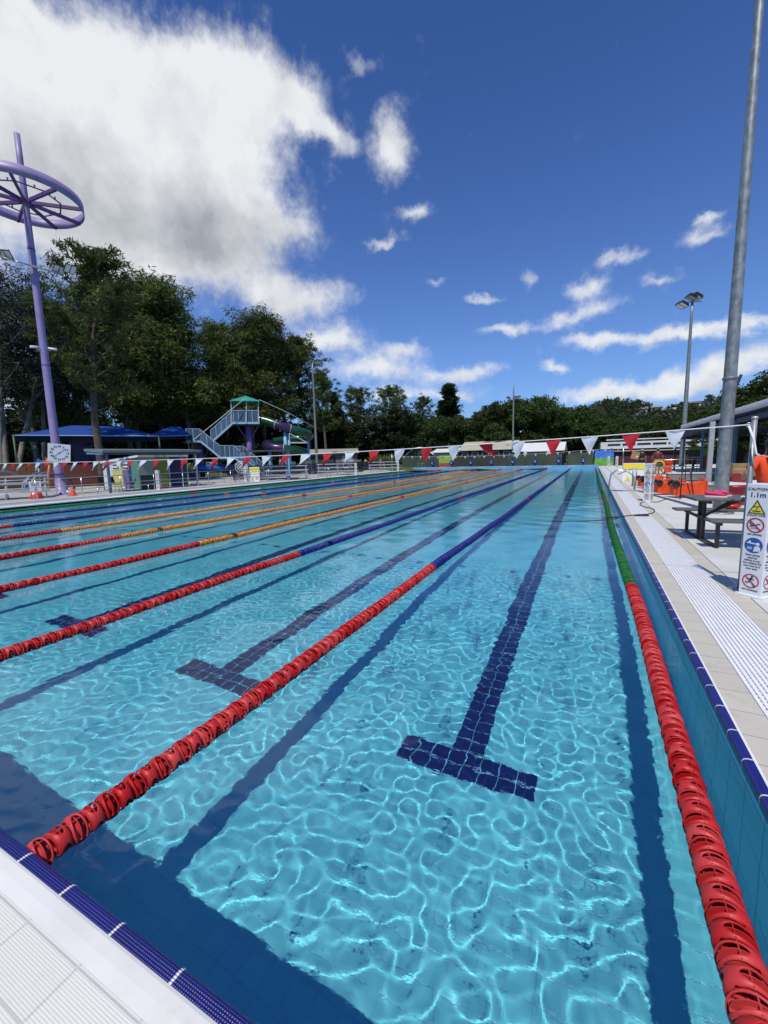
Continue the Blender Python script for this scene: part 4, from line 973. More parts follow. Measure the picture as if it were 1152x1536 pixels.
for k in range(8): x = x0 + (x1 - x0) * k / 7; MB().box((x, .68, zt / 2), (.1, .1, zt + .05)).build('post', M_dgrn, t)
# small bright shrub in a pot
b = G(65, 737); b.z = DK; t = thing('potted_plant', 'yellow-green potted plant at the end of the bleacher', 'potted plant', b)
MB().lathe([(.001, 0), (.18, 0), (.24, .35), (.21, .36), (.2, .3), (.001, .3)], 16).build('pot', P_('pale pot', (.5, .5, .45), .7), t)
mb = MB()
for k in range(70):
    a, e = random.uniform(0, 6.28), random.uniform(.2, 1.5); r = random.uniform(.15, .5); p = Vector((r * math.cos(a) * math.cos(e), r * math.sin(a) * math.cos(e), .38 + r * math.sin(e)))
    u = Vector((random.gauss(0, 1), random.gauss(0, 1), random.gauss(0, 1))).normalized() * .09; v = u.cross(Vector((0, .3, 1))).normalized() * .035; mb.face([p - u, p + v, p + u, p - v])
mb.build('foliage', P_('yellow green leaves', (.22, .32, .05), .6, var=.4, vscale=5), t)

# ------------------------------------------------------------------ handrails along the kerb and ramp
def handrail(label, x, y0, y1, h, n, bars, grp='stainless handrails of the entry ramp', z0=DK):
    t = thing('handrail', label, 'handrail', (x, y0, z0), 0, grp); L = y1 - y0
    for z in bars: MB().tube([(0, -.0, z), (0, L, z)], .018, 8).build('rail', M_steel, t)
    for k in range(n + 1): MB().tube([(0, L * k / n, 0), (0, L * k / n, h)], .02, 8).build('post', M_steel, t)
handrail('tall two-bar handrail on the inner kerb of the ramp', XL - 2.15, 3.5, 25.0, 1.02, 11, (1.0, .62))
handrail('low handrail along the pool-side kerb of the ramp', XL - .45, 2.0, 28, .50, 20, (.50,))

# ------------------------------------------------------------------ coloured shed and its canopy
cA = Vector((-26.8, 16.53, DK)); cL = AY(158, 736, 16.53).xy.to_3d() + Vector((0, 0, DK)); cR = AX(283, 729, -26.8).xy.to_3d() + Vector((0, 0, DK))
t = thing('pool_shed', 'small shed clad in grey, olive, navy and green panels with a white roof edge', 'shed', cA)
hA, hL, hR_ = HT(cA, 211, 683) - DK, HT(cL, 159, 692) - DK, HT(cR, 283, 683) - DK
def wallp(mb, p, q, f0, f1, z0, z1, th=.06, push=0.0):
    d = q - p; d.z = 0; n = Vector((d.y, -d.x, 0)).normalized()
    if n.dot(CAM - p) < 0: n = -n
    a, b_ = p + d * f0 - cA, p + d * f1 - cA; a = a + n * push; b_ = b_ + n * push
    mb.prism([(a.x, a.y, z0), (b_.x, b_.y, z0), (b_.x, b_.y, z1 if not isinstance(z1, tuple) else z1[1]), (a.x, a.y, z1 if not isinstance(z1, tuple) else z1[0])], -n * th)
    return mb
for f0, f1, c, nm in ((0, .30, (.42, .44, .40), 'grey'), (.302, .58, (.30, .30, .05), 'olive'), (.60, .86, (.03, .025, .10), 'navy'), (.88, 1.0, (.02, .08, .06), 'green')):
    wallp(MB(), cA, cR, f0, f1, 0, hA - .12).build('cladding_panel', P_('cladding ' + nm, c, .6, var=.06), t, label=nm + ' cladding panel')
for f0, f1, c, nm in ((0, .26, (.6, .62, .6), 'white'), (.262, .54, (.5, .5, .16), 'lime'), (.542, .76, (.16, .13, .26), 'violet'), (.762, .997, (.09, .24, .19), 'sea green')):
    zz = lambda f: hL + (hA - hL) * f - .14
    wallp(MB(), cL, cA, f0, f1, 0, (zz(f0), zz(f1))).build('cladding_panel', P_('cladding ' + nm, c, .6, var=.06), t, label=nm + ' cladding panel')
for f in (.585, .87, .995): wallp(MB(), cA, cR, f, f + .018, 0, hA - .12, .05, .02).build('cover_strip', M_white_p, t)
for f0, f1 in ((.28, .50), (.56, .74)):
    w_ = wallp(MB(), cL, cA, f0, f1, 1.25, 1.78, .03, .02).build('louvre_window', M_white_p, t)
    mb = MB(); [wallp(mb, cL, cA, f0 + .02, f1 - .02, 1.30 + .22 * k, 1.40 + .22 * k, .01, .025) for k in range(2)]; mb.build('dark_slot', M_dark, w_)
wallp(wallp(MB(), cL, cA, -.04, 1.0, hL - .14, hA), cA, cR, 0, 1.03, hA - .12, hA, .08, .04)
mb = MB(); d = cL - cA; n = Vector((-.9, .43, 0))
pA, pL, pR = Vector((0, 0, hA - .11)), cL - cA + Vector((0, 0, hL - .13)), cR - cA + Vector((0, 0, hA - .11))
far = pR + (pL - pA); far.z = pL.z + .0
out = (pA * 0)
mb.prism([pA + Vector((.12, -.1, 0)), pR + Vector((.16, .05, 0)), far + Vector((0, .2, 0)), pL + Vector((-.05, -.12, 0))], (0, 0, .13)); mb.build('roof', M_white_p, t)
bw = MB(); wallp(bw, cR, cR + (cL - cA), 0, 1, 0, hA - .2); bw.build('cladding_panel', P_('cladding green', (.02, .08, .06), .6), t)
u_ = Vector((0, 1, 0)); v_ = Vector((-1, 0, 0)); po = G(166, 739.5); po.z = DK
t = thing('flat_canopy', 'flat grey canopy on a blue post standing over the coloured shed', 'canopy', po)
hp_ = HT(po, 160, 679) - DK
q = lambda a, b_, z: u_ * a + v_ * b_ + Vector((0, 0, z))
MB().prism([q(-.35, -.25, hp_), q(6.2, -.25, hp_ + .05), q(6.2, 1.5, hp_ + .16), q(-.35, 1.5, hp_ + .12)], (0, 0, .14)).build('roof_sheet', P_('grey green roof sheet', (.17, .21, .20), .5, var=.08), t)
MB().bar(q(-.3, -.2, hp_ - .06), q(6.1, -.2, hp_ - .04), .08, .14).build('beam', P_('dark beam', (.04, .05, .06), .6), t); MB().bar(q(-.25, -.2, hp_ - .05), q(-.25, 1.4, hp_ + .02), .08, .12).build('beam', M_lblue, t)
MB().box((0, 0, hp_ / 2), (.12, .12, hp_)).build('post', P_('slate blue post', (.07, .14, .24), .5), t)
e = q(5.9, 0, 0); MB().box((e.x, e.y, hp_ / 2), (.10, .10, hp_)).build('post', M_alu, t)
# chairs beside the shed
def chair(label, p, rz, m, grp='chairs', s=1.0):
    t = thing('chair', label, 'chair', p, rz, grp); t.scale = (s,) * 3
    MB().box((0, 0, .44), (.44, .42, .035)).build('seat', m, t, bevel=.012); MB().box((0, .21, .68), (.42, .03, .42), tilt=('X', -.2)).build('backrest', m, t, bevel=.01)
    for x in (-.19, .19):
        for y in (-.17, .17): MB().tube([(x, y, .43), (x * 1.15, y * 1.25, 0)], .014, 8).build('leg', M_black, t)
    return t
b = G(176, 737); b.z = DK; chair('dark chair facing the pool in front of the lime cladding panel', b, 2.2, M_black, 'dark chairs by the shed'); b = G(196, 735); b.z = DK; chair('dark chair standing before the violet cladding panel', b, 2.6, M_navy, 'dark chairs by the shed')
b = G(157, 735); b.z = DK; chair('black chair standing outside beside the blue canopy post', b, 1.9, M_black, 'dark chairs by the shed')
# low dark cupboard before the grey panel
b = G(226, 734); b.z = DK; t, pl = placed('storage_bench', 'low dark green storage bench with an olive lid against the grey cladding', 'storage bench', b)
MB().box((0, .3, .42), (1.0, .5, .84)).build('box_body', P_('dark green box', (.03, .05, .035), .6), t, bevel=.01); MB().box((0, .3, .88), (1.1, .6, .06)).build('lid', P_('olive lid', (.10, .10, .02), .6), t)

# ------------------------------------------------------------------ blue shade sails
M_sail = P_('blue shade cloth', (.010, .065, .30), .8, trans=.2, var=.06, vscale=2)
def sail(label, base, top, low, posts, depth):
    t, pl = placed('shade_sail', label, 'shade sail', base)
    F = [pl.l(*p, -depth / 2) for p in low]; B = [pl.l(*p, depth / 2) for p in low]; T = [pl.l(*p) for p in top]
    for p, f in zip(B, F): p.z = f.z
    V = [F[0], F[1], B[1], B[0], T[0], T[1]]; fc = [(0, 1, 5, 4), (1, 2, 5), (2, 3, 4, 5), (3, 0, 4)]
    V += [v - Vector((0, 0, .03)) for v in V]; fc += [tuple(i + 6 for i in f[::-1]) for f in fc]
    MB().add(V, fc).build('cloth_roof', M_sail, t)
    mb = MB().tube([F[0], F[1], B[1], B[0], F[0]], .035, 6).build('edge_cable', P_('pale blue webbing', (.25, .4, .6), .6), t)
    for c in posts:
        p = (F + B)[c]; MB().tube([(p.x, p.y, -.1), (p.x, p.y, p.z + .05)], .07, 10).build('post', M_dgrn, t)
sail('long blue shade sail in front of the trees behind the lilac mast', AD(120, 690, 44).xy.to_3d() + Vector((0, 0, .1)), [(108, 638), (182, 640)], [(20, 653), (238, 654)], (0, 1, 2, 3), 9)
sail('smaller blue shade sail partly hidden by the blue stairs', AD(265, 690, 47).xy.to_3d() + Vector((0, 0, .1)), [(252, 641), (270, 640)], [(218, 655), (287, 653)], (0, 1, 2), 6)
b = AD(130, 690, 43); b.z = .1; t, pl = placed('play_slide', 'dark blue playground slide in the shade of the long blue sail', 'playground slide', b)
MB().tube([pl.l(128, 664), pl.l(133, 672, .3), pl.l(142, 683, 0), pl.l(152, 694, -.5), pl.l(160, 703, -.6)], .45, 12).build('slide_tube', P_('dark blue toy', (.012, .015, .09), .4), t)
MB().box(pl.l(126, 685, .5), (1.4, 1.4, 3.4)).build('play_tower', P_('dark blue toy', (.012, .015, .09), .4), t)

# ------------------------------------------------------------------ water slide: blue stairs, columns and tube
base = G(373, 714); base.z = .08; t, pl = placed('slide_tower', 'pale blue stair tower with a teal roof at the start of the water slide', 'slide tower', base)
M_rail = P_('sky blue painted steel', (.30, .50, .66), .45, var=.06); M_mesh = P_('blue mesh infill', (.10, .17, .27), .6, alpha=.55)
def rail_side(a, b_, up, off, n=4):
    """top rail, stringer, uprights and mesh between two floor points (pixels)"""
    A, B = pl.l(*a, off), pl.l(*b_, off); U = Vector((0, 0, up)); mb = MB()
    mb.bar(A, B, .07, .16); mb.bar(A + U, B + U, .06, .06); mb.bar(A + Vector((0, 0, .12)), B + Vector((0, 0, .12)), .04, .04)
    for k in range(n + 1): p = A.lerp(B, k / n); mb.bar(p, p + U, .05)
    r_ = mb.build('railing', M_rail, t); MB().face([A + Vector((0, .01, .12)), B + Vector((0, .01, .12)), B + U + Vector((0, .01, 0)), A + U + Vector((0, .01, 0))]).build('mesh_infill', M_mesh, r_)
def flight(a, b_, off, w=1.3, n=11):
    A, B = pl.l(*a, off), pl.l(*b_, off); mb = MB()
    for k in range(n + 1): p = A.lerp(B, k / n); mb.box(p + Vector((0, w / 2, 0)), (.32, w, .04))
    mb.build('stair_treads', P_('dark grey tread', (.06, .08, .09), .7), t)
UPR = 1.30
rail_side((348, 634.8), (389, 634.8), 1.38, 0, 4); rail_side((348, 634.8), (389, 634.8), 1.38, 2.8, 4)
MB().box((pl.l(368.5, 636, 1.4)), (3.0, 2.8, .16)).build('deck', P_('grey deck', (.10, .12, .13), .7), t)
rail_side((348, 636), (317, 664), UPR, .0, 4); rail_side((348, 636), (317, 664), UPR, 1.3, 4); flight((348, 636), (317, 664), .0)
rail_side((280, 662.5), (301, 662.5), UPR, -1.5, 2); MB().box(pl.l(298, 664, -.0), (2.8, 3.0, .14)).build('deck', P_('grey deck', (.10, .12, .13), .7), t)
rail_side((301, 662.5), (331, 687), UPR, -1.5, 3); rail_side((301, 662.5), (331, 687), UPR, -.2, 3); flight((301, 662.5), (331, 687), -1.5)
rail_side((331, 687), (352, 687), UPR, -1.5, 3); rail_side((351, 687), (366, 687), UPR, .2, 3); MB().box(pl.l(347, 688.5, -.7), (2.2, 1.6, .12)).build('deck', P_('grey deck', (.10, .12, .13), .7), t)
rail_side((352, 687), (383, 712), UPR, -1.5, 3); rail_side((366, 687), (396, 712), UPR, -.2, 3); flight((352, 687), (383, 712), -1.5)
for (x, y0, y1, off) in ((346.7, 616, 600, 0), (387.5, 616, 600, 0), (369.5, 634, 597, -.1), (350, 634, 600, 2.6), (386, 634, 600, 2.6)):
    a, b_ = pl.l(x, y0 if y0 > 620 else 634, off), pl.l(x, y1, off); MB().bar(a, b_, .08).build('roof_post', P_('pale post', (.45, .5, .5), .5), t)
c = pl.l(368, 593.5, 1.3); e = [pl.l(344.5, 600.5, -.3), pl.l(390, 600.5, -.3), pl.l(390, 600.5, 3.0), pl.l(344.5, 600.5, 3.0)]
for v in e: v.z = e[0].z
V = e + [c]; V += [v - Vector((0, 0, .06)) for v in V]
MB().add(V, [(0, 1, 4), (1, 2, 4), (2, 3, 4), (3, 0, 4), (6, 5, 9), (7, 6, 9), (8, 7, 9), (5, 8, 9)] + [(i, (i + 1) % 4, 5 + (i + 1) % 4, 5 + i) for i in range(4)]).build('roof', P_('teal roof sheet', (.03, .27, .20), .5, var=.08), t)
for (x, off, yt, r, nm) in ((371.7, 1.2, 637, .33, 'column'), (300, 0, 665, .28, 'column'), (344, .2, 690, .2, 'column')):
    p = pl.l(x, yt, off); MB().tube([(p.x, p.y, -.1), (p.x, p.y, p.z)], r, 16).build('column', P_('violet column', (.17, .11, .29), .5, var=.1), t)
    for s in (-1, 1): MB().bar((p.x, p.y, p.z - 2.0), (p.x + s * 1.2, p.y, p.z - .02), .12).build('strut', M_dpurp, t)
p = pl.l(379, 636, 2.4); MB().bar((p.x, p.y, 0), p, .12).build('strut', M_dpurp, t)
gw = AY(475, 643, base.y + 8); g_ = MB().tube([pl.l(389, 599.5, .5), pl.l(432, 619, .4), pl.l(474, 642, .3)], .025, 6); o = g_.build('guy_cable', P_('pale cable', (.5, .52, .5), .5), t)
MB().tube([pl.l(367, 598, -.4), pl.l(325, 632, -1), pl.l(290, 660, -1.7), pl.l(282, 665, -1.7), pl.l(284, 676, -1.7)], .035, 6).build('water_pipe', P_('pale pipe', (.55, .58, .6), .5), t)
# the slide itself
sl = thing('water_slide', 'curling green and purple tube slide leaving the stair tower', 'water slide', base, pl.rz())
path = [(388, 629, .9), (402, 632.5, .5), (412, 636, .2), (422, 639.5, .0), (433, 643, .0), (445, 646, .1), (456, 649, .7), (463, 652, 1.9), (462, 655, 3.1), (452, 657.5, 3.9), (436, 659.5, 4.1), (420, 661.5, 3.9), (408, 664, 3.1), (401, 667, 1.9), (403, 669.5, .8), (412, 671.5, .2), (425, 673, 0), (438, 674.5, .1), (450, 676.5, .4), (460, 680, .6)]
SP = smooth([pl.l(*p) for p in path], 5); nS = len(SP); M_sg = P_('glossy green fibreglass', (.008, .065, .032), .25, var=.15, vscale=1); M_sp = P_('glossy purple fibreglass', (.035, .016, .06), .3, var=.15, vscale=1)
secs = [(0, 11, 'g'), (11, 21, 'p'), (21, 38, 'g'), (38, 60, 'g'), (60, 66, 'g'), (66, 80, 'p'), (80, nS, 'g')]
for a, b_, k in secs:
    MB().tube(SP[a:min(b_ + 1, nS)], .50, 16, cap=False).build('tube_section', M_sg if k == 'g' else M_sp, sl)
for i in (11, 21, 38, 66, 80): 
    d = (SP[i + 1] - SP[i - 1]).normalized(); MB().tube([SP[i] - d * .05, SP[i] + d * .05], .56, 16).build('joint_flange', P_('grey flange', (.3, .32, .3), .5), sl)
for x, y, off in ((427, 641, .0), (432.5, 643, .1), (462, 652, 2.0), (404, 668, 1.4)):
    p = pl.l(x, y, off + .05); MB().tube([(p.x, p.y + .1, -.1), (p.x, p.y + .1, p.z - .45 if x > 440 or x < 410 else p.z)], .20 if x < 430 else .15, 12).build('support_column', M_lblue, sl)
mb = MB(); a, b_, c_ = pl.l(434, 650, -.4), pl.l(461, 664, -.4), pl.l(434, 664, -.4); mb.bar(a, b_, .08); mb.bar(c_, b_, .08, .14); mb.bar(a, c_, .08); mb.build('bracket_frame', P_('pale post', (.45, .5, .5), .5), sl)

# flat dark canopy below the slide
b = G(400, 720); b.z = DK; t, pl = placed('flat_canopy', 'thin dark flat canopy in front of the slide tower, above the bleacher', 'canopy', b)
a, b_ = pl.l(361, 679, 0), pl.l(436, 674, 0); z = a.z; MB().prism([(a.x, -.8, z), (b_.x, -.8, z + .04), (b_.x, 2.4, z + .1), (a.x, 2.4, z + .1)], (0, 0, .14)).build('roof_sheet', P_('dark grey roof sheet', (.05, .06, .06), .5), t)
for x in (a.x + .4, b_.x - .25): MB().box((x, -.5, z / 2), (.11, .11, z)).build('post', M_lblue, t)
for x in (a.x + .4, b_.x - .25): MB().box((x, 2.1, z / 2), (.11, .11, z)).build('post', M_lblue, t)

# round white reel, toys, notice
b = G(362, 729); b.x = min(b.x, XL - 2.6) ; b = AX(362, 726, XL - 2.8); b.z = DK; t, pl = placed('rope_reel', 'round white lane rope reel on a stand between the toys and the yellow-topped notice', 'reel', b)
c = pl.l(362, 701); rr_ = abs(pl.l(371, 701).x - c.x)
mb = MB()
for r in (rr_, rr_ * .62, rr_ * .28): mb.lathe([(r - .02, -.03), (r + .02, -.03), (r + .02, .03), (r - .02, .03)], 32, c, 'Y', closed=True)
for k in range(12): a = k * math.pi / 6; mb.bar(c + Vector((.05 * math.cos(a), 0, .05 * math.sin(a))), c + Vector((rr_ * math.cos(a), 0, rr_ * math.sin(a))), .025)
mb.build('reel_wheel', M_white_p, t)
mb = MB(); mb.bar((c.x - .55, -.2, 0), (c.x, .0, c.z), .05); mb.bar((c.x + .55, .2, 0), (c.x, .05, c.z), .05); mb.bar((c.x - .55, .25, 0), (c.x, .1, c.z), .05); mb.build('stand', M_steel, t)
b = AX(383, 724, XL - 2.9); b.z = DK; a_frame('white standing notice with a yellow top between the round reel and the bleacher', b, PL(b).rz() - .1, w=.75, h=1.15)
for (x, y, r, m, lab) in ((306, 713, .42, P_('blue inflatable', (.03, .10, .36), .3), 'blue inflatable tube, beside the yellow ball'), (323, 712, .42, P_('blue inflatable', (.03, .10, .36), .3), 'blue inflatable tube in the middle of the toys'), (340, 711, .40, P_('blue inflatable', (.03, .10, .36), .3), 'blue inflatable tube nearest the round reel')):
    b = G(x, y + 4); b.z = DK; t, pl = placed('inflatable_tube', lab, 'inflatable', b, 'blue inflatables beyond the ramp'); MB().tube([(-.9, 0, r + .55), (.9, .1, r + .55)], [r, r], 16).build('tube_body', m, t, bevel=.05); 
    mb = MB(); [mb.box((s * .6, .05, .28), (.08, .6, .56)) for s in (-1, 1)]; mb.build('cradle', M_alu, t)
    MB().lathe([(.001, -.0), (r * .7, .0)], 16, (-.905, 0, r + .55), 'X').build('end_disc', M_navy, t)
b = G(291, 719); b.z = DK; t = thing('beach_ball', 'yellow ball among the toys at the corner of the shed', 'ball', b); MB().ball((0, 0, 1.1), .42, 18).build('ball', P_('yellow toy', (.65, .42, .05), .4), t); MB().box((0, 0, .34), (.7, .7, .68)).build('toy_crate', M_navy, t)

# ------------------------------------------------------------------ far side behind the bleachers
M_nav = P_('dark violet blue panel', (.022, .022, .07), .6, var=.15)
fA = AX(432, 709, XL - 8); pf = PL(Vector((XL - 7.5, 38, DK))); t = thing('pool_fence', 'dark violet blue slatted fence behind the bleachers', 'fence', (XL - 7.0, 26, DK), math.pi / 2)
L = 30; mb = MB(); [mb.box((x, 0, .62), (.05, .02, 1.2)) for x in np.arange(0, L, .11)]; mb.bar((0, 0, 1.2), (L, 0, 1.2), .04); mb.bar((0, 0, .1), (L, 0, .1), .04); mb.build('slat_panel', M_nav, t)
for k in range(11): MB().box((L * k / 10, 0, .68), (.07, .07, 1.36)).build('post', M_nav, t)
b = Vector((XL - 12.5, 50, DK)); t, pl = placed('gabled_shed', 'low grey shed with a shallow gabled roof behind the far bleachers', 'shed', AD(500, 690, 62).xy.to_3d() + Vector((0, 0, DK)))
x0, x1 = pl.l(458, 690).x, pl.l(536, 690).x; ze, zr = pl.l(500, 680).z, pl.l(524, 672).z
MB().box(((x0 + x1) / 2, 3, ze / 2), (x1 - x0, 6, ze)).build('wall', P_('shed wall', (.16, .16, .15), .8, var=.15), t)
MB().prism([(x0 - .3, -.5, ze), (x0 - .3, 6.5, ze), (x0 - .3, 6.5, zr), (x0 - .3, 3, zr + .5)][:0] or [(x0 - .3, -.5, ze - .02), (x0 - .3, 3, zr), (x0 - .3, 6.5, ze - .02)], (x1 - x0 + .6, 0, 0)).build('roof', P_('weathered roof sheet', (.30, .29, .26), .7, var=.15), t)
MB().box((pl.l(521, 684).x, -.03, ze * .45), (1.6, .06, ze * .8)).build('door', P_('pale door', (.4, .42, .4), .6), t); MB().box((pl.l(485, 684).x, -.02, ze * .5), (3.5, .04, ze * .7)).build('dark_bay_sheet', M_dark, t)  # dark sheet on the closed wall paints in the shade of a bay

# end fence with coloured panels, Y = 57
YB = 57.0
def fence_run(label, x0, x1, y, h, m, px=1.9, extra=(), tm=None, nm='fabric_fence'):
    t = thing(nm, label, 'fence', (x0, y, DK)); L = x1 - x0; n = max(1, round(L / px))
    for k in range(n): MB().box((L * (k + .5) / n, 0, h / 2), (L / n - .05, .03, h - .04)).build('cloth_panel', m, t)
    for k in range(n + 1): MB().tube([(L * k / n, .03, 0), (L * k / n, .03, h + .04)], .035, 8).build('post', tm or M_dgrn, t)
    return t
X_ = lambda px: AY(px, 690, YB).x
M_fg = P_('green shade cloth', (.045, .065, .042), .85, var=.12, vscale=1.2); M_fd = P_('charcoal shade cloth', (.035, .038, .035), .85, var=.12, vscale=1.2)
fence_run('green cloth fence between the far corner and the lime panel', X_(603), X_(658), YB, 1.78, M_fg)
fence_run('charcoal cloth fence behind the middle starting blocks', X_(680), X_(762), YB, 1.72, M_fd)
fence_run('green cloth fence behind the starting blocks nearest the grating', X_(763), X_(842), YB, 1.62, M_fg)
fence_run('short green cloth fence left of the blue and green painted panel', X_(852), X_(890), YB, 1.72, M_fg)
t = thing('painted_panel', 'lime green panel with a red lower half set in the far fence', 'panel', ((X_(659) + X_(679)) / 2, YB, DK)); w = X_(679) - X_(659)
MB().box((0, 0, 1.25), (w, .05, 1.05)).build('lime_board', P_('lime paint', (.22, .42, .05), .6), t); MB().box((0, 0, .36), (w, .05, .70)).build('red_board', P_('brick red paint', (.38, .07, .04), .6), t)
t = thing('painted_panel', 'board painted with blue sky over a green field at the far corner of the deck', 'panel', ((X_(892) + X_(920)) / 2, YB - .3, DK)); w = X_(920) - X_(892)
MB().box((0, 0, 1.42), (w, .05, .95)).build('blue_board', P_('mural blue', (.04, .16, .50), .6, var=.3, vscale=2), t); MB().box((0, 0, .48), (w, .05, .93)).build('green_board', P_('mural green', (.12, .33, .04), .6, var=.35, vscale=2), t)
mb = MB(); [mb.box((-w / 2 + .05 + w * k / 2 * .98, .04, .95), (.07, .07, 1.95)) for k in range(3)]; mb.build('frame_post', M_fd, t)
# buildings behind the end fence
def bldg(name, label, cat, px0, px1, Y, ztop_px, m, roofm=None, depth=6, zbase=0, roof='flat', ridge_px=None, wins=0, over=.4):
    a, b_ = AY(px0, 690, Y), AY(px1, 690, Y); xm = (a.x + b_.x) / 2; zt = AY((px0 + px1) / 2, ztop_px, Y).z - DK
    t = thing(name, label, cat, (xm, Y, DK)); w = b_.x - a.x
    MB().box((0, depth / 2, zt / 2), (w, depth, zt)).build('wall', m, t)
    if ridge_px is not None:
        zr = AY((px0 + px1) / 2, ridge_px, Y + (depth / 2 if roof != 'skillion' else 0)).z - DK
        if roof == 'gable': MB().prism([(-w / 2 - over, -over, zt - .06), (-w / 2 - over, depth / 2, zr), (-w / 2 - over, depth + over, zt - .06)], (w + 2 * over, 0, 0)).build('roof', roofm, t)
        elif roof == 'arch': MB().prism([(-w / 2 + w * k / 12, 0, zt - .04 + (zr - zt) * math.sin(math.pi * k / 12)) for k in range(13)], (0, depth + .2, 0)).build('roof', roofm, t); 
        elif roof == 'fascia': MB().box((0, depth / 2, (zt + zr) / 2), (w + 2 * over, depth + 2 * over, zr - zt)).build('roof', roofm, t)
    for k in range(wins):
        x = -w / 2 + w * (k + .5) / wins; f = MB().box((x, -.03, zt - .62), (w / wins * .62, .06, .66)).build('window', M_white_p, t); MB().box((x, -.065, zt - .62), (w / wins * .54, .02, .54)).build('pane', P_('dark glass', (.02, .025, .03), .1), f)
    return t, w, zt
M_cream = P_('cream roof sheet', (.42, .39, .30), .6, var=.08, vscale=1); M_wroof = P_('white roof sheet', (.66, .67, .66), .5, var=.06, vscale=1)
bldg('shade_hall', 'dark green hall with an arched white-edged roof behind the far fence', 'hall', 607, 652, 66, 684, P_('hall green', (.02, .05, .03), .7), P_('hall green', (.02, .05, .03), .7), 8, roof='arch', ridge_px=672)
t_ = bpy.data.objects[-1] if False else None
mbx = MB(); a, b_ = AY(607, 690, 65.9).x, AY(652, 690, 65.9).x; z0_, z1_ = AY(630, 684, 65.9).z, AY(630, 671.5, 65.9).z
o = MB().tube([(a + (b_ - a) * k / 14, 65.85, z0_ + (z1_ - z0_) * math.sin(math.pi * k / 14)) for k in range(15)], .12, 6).build('arch_rim', M_white_p); tag(o, 'white curved rim along the front of the arched green hall', 'arch')
bldg('kiosk', 'cream kiosk with a pale roof behind the lime panel', 'building', 651, 683, 64, 678, P_('cream wall', (.50, .45, .33), .7, var=.05), M_wroof, 5, roof='gable', ridge_px=673)
bldg('clubhouse', 'long clubhouse with a cream roof and dark verandah behind the charcoal fence', 'building', 690, 768, 66, 674.5, P_('brown verandah', (.045, .028, .022), .8), M_cream, 9, roof='gable', ridge_px=662, wins=5)
bldg('canteen', 'low white building with stepped roofs behind the middle of the far fence', 'building', 773, 842, 64, 676, P_('grey wall', (.14, .14, .14), .7), M_wroof, 7, roof='gable', ridge_px=664, wins=2)
t = thing('white_van', 'white caravan body showing above the far fence before the low white building', 'caravan', (AY(805, 690, 60.5).x, 60.5, DK))
MB().box((0, .8, 1.35), (3.6, 1.6, 1.7)).build('body', M_wroof, t, bevel=.15); MB().box((0, -.01, 1.75), (2.6, .04, .45)).build('window', P_('dark glass', (.02, .025, .03), .1), t)
for s in (-1, 1): MB().lathe([(.001, -.1), (.3, -.1), (.3, .1), (.001, .1)], 16, (s * 1.0, .3, .3), 'Y').build('wheel', M_rubber, t)
# long building on the right: charcoal wall, cream gutter, white clerestory roof
a, b_ = AY(908, 690, 60).x, 22.0; t = thing('changing_rooms', 'long charcoal-walled changing rooms with a white clerestory roof across the far deck', 'building', (a, 60, DK)); w = b_ - a; z1 = AY(960, 676, 60).z - DK; z2 = AY(912, 663.5, 60).z - DK
MB().box((w / 2, 4, z1 / 2), (w, 8, z1)).build('wall', P_('charcoal wall', (.040, .038, .036), .8, var=.1), t)
MB().box((w / 2, -.35, z1 + .03), (w, .12, .12)).build('gutter', P_('cream gutter', (.50, .44, .34), .5), t)
MB().box((w / 2 - .3, 3.6, (z1 + .3 + z2) / 2), (w + .6, 8.2, z2 - z1 - .3)).build('roof', M_wroof, t)
for k in range(12): MB().box((.9 + 1.6 * k, -.52, z2 - .34), (1.4, .05, .22)).build('clerestory_window', P_('dark glass', (.02, .025, .03), .1), t)
MB().box((w / 2, -.2, z2 + .28), (w, .5, .12)).build('upper_roof', M_wroof, t)
for k in range(5): MB().bar((1.0 + 3 * k, -.2, z2), (1.0 + 3 * k, -.2, z2 + .25), .06).build('roof_prop', M_alu, t)
MB().box((AY(978, 690, 60).x - a, -.04, .6), (7.5, .05, 1.2)).build('maroon_slats', boards_mat('maroon slats', (.05, .012, .012), (.12, .03, .03), False, .2), t)
mb = MB()
for x0, x1, y0, y1, c, nm in ((1032, 1052, 675, 692, (.10, .06, .04), 'brown'), (1032, 1050, 671.5, 674.5, (.2, .4, .05), 'lime'), (1053.5, 1062, 672, 683, (.22, .45, .05), 'lime'), (1053.5, 1062, 683.5, 703, (.33, .07, .04), 'red')):
    A, B = AY(x0, y0, 40), AY(x1, y1, 40)
    tt = thing('wall_panel', {'brown': 'brown painted panel under the canopy', 'red': 'red painted panel below the lime one beside the thick pole'}.get(nm, 'lime strip above the brown panel under the canopy' if x0 < 1050 else 'lime square panel above the red one'), 'panel', ((A.x + B.x) / 2, 40, 0))
    MB().box((0, 0, (A.z + B.z) / 2), (B.x - A.x, .06, A.z - B.z)).build('board', P_('panel ' + nm, c, .6, var=.15), tt); MB().tube([(0, .05, DK), (0, .05, A.z)], .04, 8).build('stake', M_black, tt)

